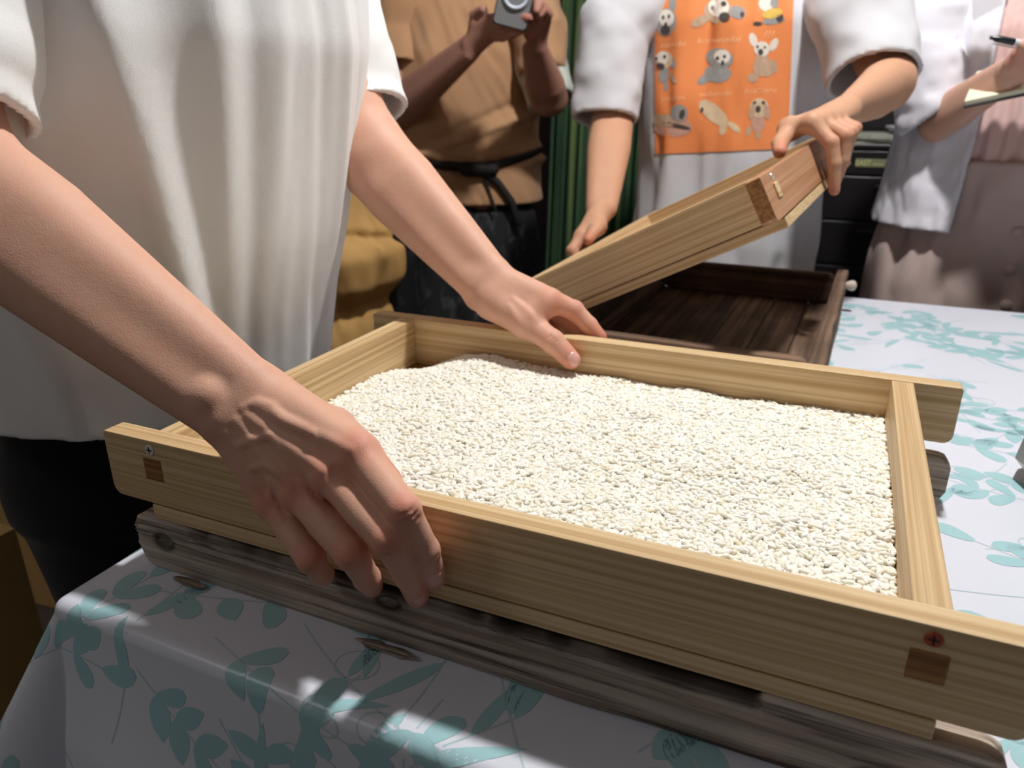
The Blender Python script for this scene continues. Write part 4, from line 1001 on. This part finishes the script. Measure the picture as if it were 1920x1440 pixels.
M['paleknit'] = cloth('pale_grey_knit', srgb(190, 196, 186)); keep_world(link('under_sleeve', vol_mesh('under_sleeve', s3c), M['paleknit']), p3_)
vk = Vol((C3[0]-.32, C3[1]-.32, .03), (C3[0]+.32, C3[1]+.32, ZC-.20), .009)
vk.loft([(.03, C3[0], C3[1], .21, .26), (.4, C3[0], C3[1], .17, .225), (ZC-.32, C3[0], C3[1], .118, .19), (ZC-.20, C3[0], C3[1], .10, .165)], yaw=yw3, p=2.2, disp=lambda phi, z, u, v: .012*np.sin(phi*9+z*2)*np.clip((ZC-.25-z)/.4, 0, 1))
clothing('skirt', p3_, vk, M['blackprint'])
# waist strap with a small pouch and its hanging end, lying on the shirt
def on3(phi, z, out):
    t = lambda c: C3+f3*math.cos(phi)*(.130+out)*1.0+s3*math.sin(phi)*(.200+out)
    q = t(0); return np.array([q[0], q[1], ZC+z])
bl = [on3(ph, -.150-.02*math.cos(ph*2)+.012, -.006) for ph in np.linspace(-1.5, 1.5, 40)]
vb3 = Vol((C3[0]-.30, C3[1]-.32, ZC-.36), (C3[0]+.30, C3[1]+.22, ZC-.05), .0045)
vb3.chain(bl, [.014]*40, .003)
kn_ = on3(.20, -.165, .008); vb3.cap(kn_-s3*.035, kn_+s3*.03, .020, .018, .01); vb3.chain([kn_, on3(.42, -.20, .010), on3(.60, -.25, .014), on3(.70, -.31, .016)], [.012, .010, .011, .009], .006)
vb3.chain([kn_, on3(.30, -.22, .010), on3(.38, -.27, .012)], [.006, .004, .004], .004)
clothing('waist_strap', p3_, vb3, M['strap']); shoes(p3_, C3, .09, f3)
# phone with its ring grip
ph_c = q3(966, -2, 1.575); ph_n = unit(CAMP-ph_c); ph_u = unit(CU+CR*.22-ph_n*((CU+CR*.22) @ ph_n)); ph_r = np.cross(ph_u, ph_n)
phr = empty('phone', (0, 0, 0)); phr.matrix_basis = Matrix.Translation(Vector(ph_c)) @ Matrix((ph_r, ph_n*-1, ph_u)).transposed().to_4x4()
tag(phr, 'grey phone with a pale ring on its back held by the person in brown', 'phone')
M['phone'] = plain('grey_phone_back', srgb(122, 124, 126), .35, spec=.5); M['phone_edge'] = plain('black_phone_bumper', srgb(22, 22, 24), .5); M['ringw'] = plain('pale_blue_ring', srgb(206, 216, 230), .35)
bm = prism(rrect(-.037, .037, -.055, .10, (.009,)*4), .009, .001); link('bumper', bm_mesh('bumper', bm), M['phone_edge'], phr)
bm = prism(rrect(-.0345, .0345, -.0525, .0975, (.008,)*4), .001, .0002); o = link('back_panel', bm_mesh('back_panel', bm), M['phone'], phr); o.location = (0, -.0011, 0)
tor_ = [[(.0245*math.cos(a)*1.0+0, -.004, .0245*math.sin(a)+.008)] for a in np.linspace(0, 2*math.pi, 33)]
link('grip_ring', tube('grip_ring', [t[0] for t in tor_], .0038, 10), M['ringw'], phr)
del v3, s3a, s3b, s3c, vk, vb3, b3, a3

# ======== person taking notes
M['linen'] = cloth('white_linen', srgb(222, 220, 228), var=.05, bump=.35); M['rose'] = cloth('rose_camisole', srgb(226, 190, 184), bump=.4); M['rosegrey'] = cloth('rose_grey_linen', srgb(200, 178, 172), var=.06, bump=.3)
C4 = ony((1892, 250), 1.76); C4 = np.array([C4[0], C4[1], 0]); f4 = unit([-C4[0]*.9-.12, -C4[1], 0]); yw4 = math.atan2(f4[1], f4[0]); s4 = np.array([-f4[1], f4[0], 0])
p4_ = empty('person', (C4[0], C4[1], 0)); tag(p4_, 'person in an open white linen shirt and rose skirt writing in a notebook', 'person')
a4 = Vol((C4[0]-.34, 1.35, ZC-.20), (C4[0]+.42, 1.92, ZC+.34), .0032)
e4, w4 = ony((1756, 228), 1.66), ony((1890, 140), 1.50); sh4 = C4-s4*.19+np.array([0, 0, ZC+.23])
arm(a4, sh4, e4, w4, lat=CU, rE=.0275, rW=.0165, via=ony((1730, 90), 1.70))
hand(a4, w4, [[ony((1918, 108), 1.46), ony((1926, 92), 1.44), ony((1918, 84), 1.43)], [ony((1924, 114), 1.46), ony((1936, 98), 1.44), ony((1928, 88), 1.43)], [ony((1926, 124), 1.47), ony((1940, 112), 1.45), ony((1934, 102), 1.44)], [ony((1926, 134), 1.48), ony((1940, 126), 1.46), ony((1934, 116), 1.45)]],
     [ony((1906, 118), 1.47), ony((1912, 100), 1.45), ony((1920, 90), 1.44)])
e4b, w4b = C4+s4*.26-f4*.02+np.array([0, 0, ZC-.06]), ony((2030, 190), 1.52); sh4b = C4+s4*.19+np.array([0, 0, ZC+.23])
arm(a4, sh4b, e4b, w4b, lat=CU, rE=.034, rW=.0185)
hand(a4, w4b, [[ony((1990+6*i, 196, )[:2], 1.47), ony((1975+6*i, 212), 1.45), ony((1962+6*i, 206), 1.45)] for i in range(4)], [ony((1996, 180), 1.47), ony((1976, 176), 1.455), ony((1960, 180), 1.45)])
b4 = Vol((C4[0]-.30, C4[1]-.28, ZC-.40), (C4[0]+.30, C4[1]+.28, ZC+.68), .010)
torso_core(b4, ([(z, C4[0], C4[1], a, b) for z, a, b in ((-.40, .10, .16), (-.1, .095, .145), (.12, .10, .165), (.24, .07, .155), (.28, .05, .08))], yw4))
hd4 = np.array([C4[0], C4[1], ZC+.47])+f4*.03; head(b4, hd4, f4)
me = vol_mesh('body', b4, a4); flush(me, [(ony((1918, 100), 1.45), .03, .7)]); keep_world(link('body', me, M['skin_d']), p4_); hair(hd4, f4, M['hair'], p4_, long=.12)
v4 = Vol((C4[0]-.30, C4[1]-.28, ZC-.30), (C4[0]+.30, C4[1]+.28, ZC+.30), .006)
v4.loft([(z+ZC, C4[0], C4[1], a, b) for z, a, b in ((-.30, .112, .165), (-.1, .108, .155), (.12, .115, .175), (.22, .08, .14), (.27, .06, .10))], yaw=yw4, p=2.2, disp=lambda phi, z, u, v: .004*np.sin(phi*26)+.003*vnoise(phi*8, z*9, 2))
v4.shell(.012, [((0, 0, -1), -(ZC-.15))]); clothing('camisole', p4_, v4, M['rose'])
v4 = Vol((C4[0]-.36, C4[1]-.34, ZC-.34), (C4[0]+.36, C4[1]+.30, ZC+.32), .005)
def shirt4(phi, z, u, v):
    zz = z-ZC; return .008*vnoise(phi*4, zz*9, 7.3)+.005*vnoise(phi*9+zz*9, zz*20, 2.4)+.003*vnoise(phi*20, zz*44, 4.4)
v4.loft([(z+ZC, C4[0], C4[1], a, b) for z, a, b in ((-.34, .165, .235), (-.2, .150, .215), (-.05, .138, .20), (.12, .135, .198), (.22, .10, .18), (.27, .07, .12), (.31, .06, .075))], yaw=yw4, p=2.2, disp=shirt4)
v4.shell(.010, [((0, 0, -1), -(ZC-.232))])
xx, yy_ = v4.ax[0][:, None, None]-C4[0], v4.ax[1][None, :, None]-C4[1]; uu, vv_ = xx*f4[0]+yy_*f4[1], xx*s4[0]+yy_*s4[1]; zz_ = v4.ax[2][None, None, :]-ZC
opn = np.where(uu > 0, np.abs(vv_-.045)-(.085+.05*np.clip(-zz_, 0, .3)), 1)         # open front
v4.V = np.maximum(v4.V, -opn).astype(np.float32)
s4a = sleeve([sh4+s4*.03, ony((1730, 80), 1.70), ony((1750, 212), 1.665)], [.085, .074, .064], unit(e4-ony((1730, 80), 1.70)+CR*.09), vox=.005, disp=lambda x, y, z: .007*vnoise(x*16, y*16, z*22)+.004*vnoise(x*38, y*38, z*50), th_=.010)
s4b = sleeve([sh4b-s4*.03, C4+s4*.25+np.array([0, 0, ZC+.08]), e4b+np.array([0, 0, .02])], [.085, .07, .062], (0, 0, -1), vox=.006, disp=fold2, th_=.011)
keep_world(link('linen_shirt', vol_mesh('linen_shirt', v4, s4a, s4b), M['linen']), p4_)
# pointed collar leaf
cp = [ony(q, 1.585) for q in ((1822, -20), (1826, 38), (1880, 8), (1878, -24))]
bm = bmesh.new(); A1 = [bm.verts.new(q) for q in cp]; B1 = [bm.verts.new(q+np.array([.0, .004, 0])) for q in cp]; bm.faces.new(A1); bm.faces.new(B1[::-1])
for i in range(4): bm.faces.new((A1[i], B1[i], B1[(i+1) % 4], A1[(i+1) % 4]))
bmesh.ops.recalc_face_normals(bm, faces=bm.faces); keep_world(link('collar', bm_mesh('collar', bm), M['linen']), p4_)
vk = Vol((C4[0]-.32, C4[1]-.30, .05), (C4[0]+.32, C4[1]+.30, ZC-.10), .008)
vk.loft([(.05, C4[0], C4[1], .20, .26), (.45, C4[0], C4[1], .17, .235), (ZC-.30, C4[0], C4[1], .135, .20), (ZC-.14, C4[0], C4[1], .122, .172), (ZC-.10, C4[0], C4[1], .120, .168)], yaw=yw4, p=2.2, disp=lambda phi, z, u, v: .007*vnoise(phi*4, z*8, 8)+.004*vnoise(phi*9, z*18, 1)+.007*np.sin(phi*8)*np.clip((ZC-.3-z)/.4, 0, 1))
clothing('skirt', p4_, vk, M['rosegrey'])
P_, ok, D = hit_many(vk, [(1908, 436), (1894, 505), (1886, 572)], 1.1, 2.0)
for q, o_ in zip(P_, ok):
    if o_: b = keep_world(link('button', lathe('button', [(.0005, -.002), (.009, -.001), (.0105, .002), (.008, .005), (.0005, .0055)], 18), M['rosegrey']), p4_); b.matrix_basis = Matrix.Translation(Vector(q)) @ Vector(f4).to_track_quat('Z', 'Y').to_matrix().to_4x4()
shoes(p4_, C4, .08, f4)
nbk = empty('notebook', (0, 0, 0)); n0, n1, n2 = ony((1806, 200), 1.50), ony((1960, 168), 1.47), ony((1842, 158), 1.57)
ex, ey = unit(n1-n0), None; ey = n2-n0; ey = unit(ey-ex*(ey @ ex)); ez = np.cross(ex, ey)
nbk.matrix_basis = Matrix.Translation(Vector(n0)) @ Matrix((ex, ey, ez)).transposed().to_4x4(); tag(nbk, 'open cream-paged notebook in the hand of the person in white linen', 'notebook')
M['page'] = plain('cream_paper', srgb(226, 222, 196), .8); M['cover'] = plain('dark_grey_cover', srgb(64, 60, 62), .7)
link('cover', boxm('cover', 0, .22, 0, .13, -.004, 0, .001), M['cover'], nbk)
for k_ in (0, 1): link('pages', boxm('pages', .002+k_*.109, .108+k_*.109, .002, .128, .0002, .008, .001), M['page'], nbk)
pen0, pen1 = ony((1856, 70), 1.42), ony((1990, 96), 1.44)
pn = empty('pen', (0, 0, 0)); pn.matrix_basis = Matrix.Translation(Vector(pen0)) @ Vector(pen1-pen0).to_track_quat('Z', 'Y').to_matrix().to_4x4(); tag(pn, 'clear ballpoint pen with a black clip end held by the note taker', 'pen')
M['penblack'] = plain('black_plastic', srgb(30, 30, 36), .3); M['penclear'] = plain('clear_plastic_barrel', srgb(206, 200, 204), .15)
link('cap', lathe('cap', [(.002, 0), (.0028, .0005), (.0028, .006), (.0046, .008), (.0054, .034), (.0046, .036)], 16), M['penblack'], pn)
link('barrel', lathe('barrel', [(.0044, .034), (.0052, .036), (.0052, .125), (.001, .14)], 16), M['penclear'], pn)
link('clip', boxm('clip', -.0015, .0015, -.0085, -.0065, .006, .04, .0004), M['penclear'], pn)
del v4, s4a, s4b, vk, b4, a4
# ------------------------------------------------------------------ things behind and around
M['black'] = plain('black_lacquer', srgb(26, 24, 26), .35, noise=.15, nscale=12); M['handle'] = plain('dark_metal_pull', srgb(60, 56, 56), .4, metal=.5)
cb = empty('cabinet', (.12, 2.55, 0)); tag(cb, 'black drawer cabinet against the back, behind the printed white shirt', 'cabinet')
CX0, CX1, CY0, CTOP = -.12, .42, 2.30, ZC-.105
child_box('body', CX0, CX1, CY0+.012, CY0+.50, .03, CTOP-.012, M['black'], cb)
child_box('top', CX0-.01, CX1+.01, CY0-.012, CY0+.51, CTOP-.012, CTOP, M['black'], cb)
for i, (z1, z0) in enumerate(((CTOP-.018, CTOP-.080), (CTOP-.085, CTOP-.200), (CTOP-.206, CTOP-.325), (CTOP-.331, CTOP-.50), (CTOP-.506, .05))):
    d = child_box('drawer', CX0+.006, CX1-.006, CY0-.004, CY0+.012, z0, z1, M['black'], cb)
    if i: 
        for hx in (.06, .30): pass
        hx = .085 if i % 2 else .06
        hd = link('handle', boxm('handle', hx-.028-.12, hx+.028-.12, CY0-.016-2.55, CY0-.004-2.55, z1-.030, z1-.020, .003), M['handle'], d)
M['plate'] = plain('olive_label_plate', srgb(120, 124, 92), .5); M['plateink'] = plain('pale_label_letters', srgb(206, 202, 138), .5)
lb0 = ony((1633, 306), CY0-.006)
d0_ = [o for o in cb.children if o.name.startswith('drawer')][0]
pl_ = link('label_plate', boxm('label_plate', lb0[0]-.12-.038, lb0[0]-.12+.038, CY0-.0075-2.55, CY0-.0035-2.55, lb0[2]-.0105, lb0[2]+.0105, .001), [M['plate']], d0_)
def text_mesh(word, hgt, wide=1.0):
    cd = bpy.data.curves.new('lettering', 'FONT'); cd.body = word; cd.align_x = 'CENTER'; cd.align_y = 'CENTER'; cd.extrude = .004; cd.resolution_u = 3; cd.offset = .012
    o = bpy.data.objects.new('lettering', cd); COL.objects.link(o); bpy.context.view_layer.update(); me = bpy.data.meshes.new_from_object(o); bpy.data.objects.remove(o); bpy.data.curves.remove(cd)
    me.transform(Matrix.Diagonal((hgt*wide, hgt, .05, 1))); me.transform(Matrix.Rotation(math.pi/2, 4, 'X')); return me
t1 = link('lettering', text_mesh('EAST', .019, .9), M['plateink'], d0_); t1.location = (lb0[0]-.12-.019, CY0-.0078-2.55, lb0[2])
t2 = link('lettering', text_mesh('drawer', .0085, 1.1), M['plateink'], d0_); t2.location = (lb0[0]-.12+.018, CY0-.0078-2.55, lb0[2]-.002)
# papers on the cabinet
M['news'] = plain('newsprint', srgb(156, 158, 146), .9, noise=.25, nscale=60); M['paperw'] = plain('white_paper', srgb(206, 206, 214), .8)
def stack(name, label, x0, x1, y0, y1, n, m, z, cat, dz=.006, rot=0.):
    e_ = empty(name, ((x0+x1)/2, (y0+y1)/2, z)); e_.rotation_euler = (0, 0, rot); tag(e_, label, cat); q = random.Random(len(label))
    for i in range(n):
        s_ = link('sheet', boxm('sheet', -(x1-x0)/2, (x1-x0)/2, -(y1-y0)/2, (y1-y0)/2, i*dz+.0004, (i+1)*dz, .0008), m, e_); s_.location = (q.uniform(-.012, .012), q.uniform(-.01, .01), 0); s_.rotation_euler = (0, 0, q.uniform(-.08, .08))
    return e_
stack('newspaper_pile', 'folded newspapers lying on the black cabinet', -.06, .17, CY0-.005, CY0+.25, 4, M['news'], CTOP+.0004, 'newspaper', .0055)
stack('paper_pile', 'white sheets on top of the newspapers on the cabinet', .075, .21, CY0+.03, CY0+.22, 2, M['paperw'], CTOP+.026, 'paper', .008, .1)
M['case'] = plain('black_equipment_case', srgb(24, 23, 26), .5)
ec = empty('equipment_case', (.10, CY0+.36, CTOP+.0005)); tag(ec, 'tall black case standing on the cabinet behind the papers', 'case')
link('body', boxm('body', -.14, .16, -.09, .09, 0, .62, .006), M['case'], ec); link('front_panel', boxm('front_panel', -.12, .14, -.094, -.09, .03, .59, .002), M['black'], ec)
# green curtain
def curtain_mat():
    m, N, L, P = mat('green_curtain'); tc = N.new('ShaderNodeTexCoord'); mp = N.new('ShaderNodeMapping'); mp.inputs['Scale'].default_value = (38, 38, .25); L.new(tc.outputs['Object'], mp.inputs[0])
    nz = node(N, 'ShaderNodeTexNoise', Scale=1.0, Detail=3.0); L.new(mp.outputs[0], nz.inputs['Vector']); r = ramp(N, [(.35, srgb(34, 62, 50)), (.52, srgb(60, 92, 62)), (.68, srgb(112, 134, 78))]); L.new(nz.outputs[0], r.inputs[0]); L.new(r.outputs[0], P.inputs['Base Color']); P.inputs['Roughness'].default_value = .7
    return m
M['curtain'] = curtain_mat()
cx0, cx1 = ony((1048, 250), 2.72)[0], ony((1235, 250), 2.72)[0]
vs_, fs = [], []; n = 160
for i in range(n+1):
    t = i/n; x = cx0+(cx1-cx0)*t
    for j in range(9):
        z = .12+(2.3-.12)*j/8; w = .030*math.sin(t*46+.4*math.sin(z*2))*(1-.2*j/8); lean = -.055*(1-j/8)
        vs_.append((x+lean+.01*math.sin(t*31), 2.72+w, z))
for i in range(n):
    for j in range(8): fs.append((i*9+j, (i+1)*9+j, (i+1)*9+j+1, i*9+j+1))
cme = mesh_from('curtain', vs_, fs); cur = link('curtain', cme, M['curtain']); md = cur.modifiers.new('thickness', 'SOLIDIFY'); md.thickness = .003
tag(cur, 'green hanging curtain with deep folds between the two standing people', 'curtain')
# bulging stand-in for tan trousers behind the foreground person
M['tan_cover'] = plain('tan_crumpled_cover', srgb(182, 142, 84), .8, noise=.08, nscale=14, bump=.4, bscale=40)
vk = Vol((-1.16, 1.02, .0), (-.70, 1.40, ZC+.10), .006)
def kr(phi, z, u, v): return .010*vnoise(phi*3, z*7, 3)+.006*vnoise(phi*6+z*8, z*15, 6)-.014*np.exp(-((z-ZC+.247+.02*phi)/.009)**2)
SX, SY = -.945, 1.22
vk.loft([(.002, SX, SY, .14, .145), (.3, SX, SY, .145, .150), (ZC-.42, SX-.01, SY, .112, .125), (ZC-.385, SX-.012, SY, .10, .108), (ZC-.345, SX+.005, SY, .125, .135), (ZC-.28, SX+.006, SY, .135, .140), (ZC-.22, SX-.02, SY, .125, .13), (ZC-.05, SX-.05, SY, .11, .13), (ZC+.05, SX-.06, SY, .07, .12), (ZC+.09, SX-.06, SY, .02, .11)], p=2.4, disp=kr)
sk = link('trousers_stand_in', vol_mesh('trousers_stand_in', vk), M['tan_cover']); tag(sk, 'crumpled tan shape standing in for trousers behind the person in the cream shirt', 'trousers_stand_in')
# cardboard boxes at lower left
M['card'] = plain('cardboard', srgb(212, 170, 106), .85, noise=.05, nscale=10); M['tape'] = plain('packing_tape', srgb(206, 176, 120), .3)
def carton(name, label, x0, x1, y0, y1, z1, rot):
    e_ = empty(name, ((x0+x1)/2, (y0+y1)/2, .0005)); e_.rotation_euler = (0, 0, rot); tag(e_, label, 'box'); w, d = (x1-x0)/2, (y1-y0)/2
    link('box_body', boxm('box_body', -w, w, -d, d, 0, z1-.004, .002), M['card'], e_)
    for s_ in (-1, 1): link('flap', boxm('flap', -w, w, (.001 if s_ > 0 else -d), (d if s_ > 0 else -.001), z1-.0038, z1, .0012), M['card'], e_)
    link('tape', boxm('tape', -w-.0006, w+.0006, -.025, .025, z1, z1+.0004, 0), M['tape'], e_); return e_
k1 = carton('cardboard_box', 'yellow-brown cardboard box with ink scribble at the lower left', -1.27, -.87, .06, .475, .575, .0)
scr = tube('handwriting', [(.2012, .02-.12, .20), (.2012, .02-.11, .215), (.2012, .02-.10, .20), (.2012, .02-.092, .21), (.2012, .02-.085, .198), (.2012, .02-.07, .206), (.2012, .02-.06, .20)], .0012, 6)
link('handwriting', scr, M['slot'], k1)
scr2 = tube('handwriting', [(-.1+x, -.1712, .20+z) for x, z in ((.15, 0), (.16, .018), (.17, .0), (.18, .016), (.19, -.004), (.21, .006), (.23, 0))], .0012, 6); link('handwriting', scr2, M['slot'], k1)
k2 = carton('cardboard_box', 'taller cardboard box behind the scribbled one', -1.62, -1.17, .86, 1.18, .60, .1)
# faceted steel bowl at the right edge of the table, navy bag beyond it
M['steel'] = plain('dull_steel', srgb(150, 148, 140), .3, metal=.85)
bw = onx((1950, 905), 0.33)
bq = CAMP+ray((1952, 905))*((TZ-ZC)/ray((1952, 905))[2])
bowl = link('bowl', lathe('bowl', [(.026, 0), (.030, .002), (.044, .018), (.0455, .020), (.043, .040), (.0415, .040), (.0435, .021), (.029, .006), (.001, .005)], 10, False), M['steel']); bowl.location = (bq[0]+.02, bq[1], TZ+.0012)
tag(bowl, 'small faceted steel bowl on the cloth at the right edge', 'bowl')
M['navy'] = plain('navy_patterned_fabric', srgb(28, 32, 66), .8); M['dots'] = plain('coral_dot_print', srgb(214, 130, 116), .8); M['trimo'] = plain('ochre_piping', srgb(170, 124, 60), .7); M['bluef'] = plain('blue_lining_fabric', srgb(44, 84, 140), .8)
bgx = ony((1935, 560), 1.53); bg = empty('fabric_bag', (bgx[0]+.055, 1.495, .52)); tag(bg, 'navy dotted fabric bag with blue side beyond the table edge', 'bag')
bm = prism([(-.075, .0), (-.055, .14), (-.02, .30), (.02, .30), (.06, .14), (.075, 0)], .045, .004); link('body', bm_mesh('body', bm), M['navy'], bg)
link('piping', tube('piping', [(-.078, .0, 0), (-.058, .0, .14), (-.022, .0, .30)], .003, 8), M['trimo'], bg); o = link('side_panel', boxm('side_panel', -.022, .05, -.003, 0, .01, .27, .001), M['bluef'], bg)
for i, (x, z) in enumerate(((-.05, .165), (-.042, .11), (-.045, .21), (-.052, .06))):
    o = link('dot', lathe('dot', [(.0005, 0), (.0055, .0002), (.0055, .0008), (.0005, .001)], 14), M['dots'], bg); o.location = (x, 0, z); o.rotation_euler = (math.pi/2, 0, 0)
# lamp above the table
M['shade'] = plain('white_enamel_shade', srgb(226, 224, 218), .5)
def emit(name, col, st):
    m, N, L, P = mat(name); P.inputs['Emission Color'].default_value = col; P.inputs['Emission Strength'].default_value = st; return m
lm_ = empty('pendant_lamp', (LAMP[0], LAMP[1], LAMP[2])); tag(lm_, 'pendant lamp hanging above the trays', 'lamp')
link('shade', lathe('shade', [(.012, .09), (.03, .085), (.12, .02), (.121, .019), (.03, .080), (.012, .082)], 32), M['shade'], lm_)
link('cord', tube('cord', [(0, 0, .085), (0, 0, 2.6-LAMP[2])], .003, 8), M['penblack'], lm_)
link('bulb', lathe('bulb', [(.010, .075), (.012, .06), (.022, .045), (.026, .025), (.020, .006), (.001, 0)], 20), emit('glowing_bulb', (1, .95, .88, 1), 6), lm_)
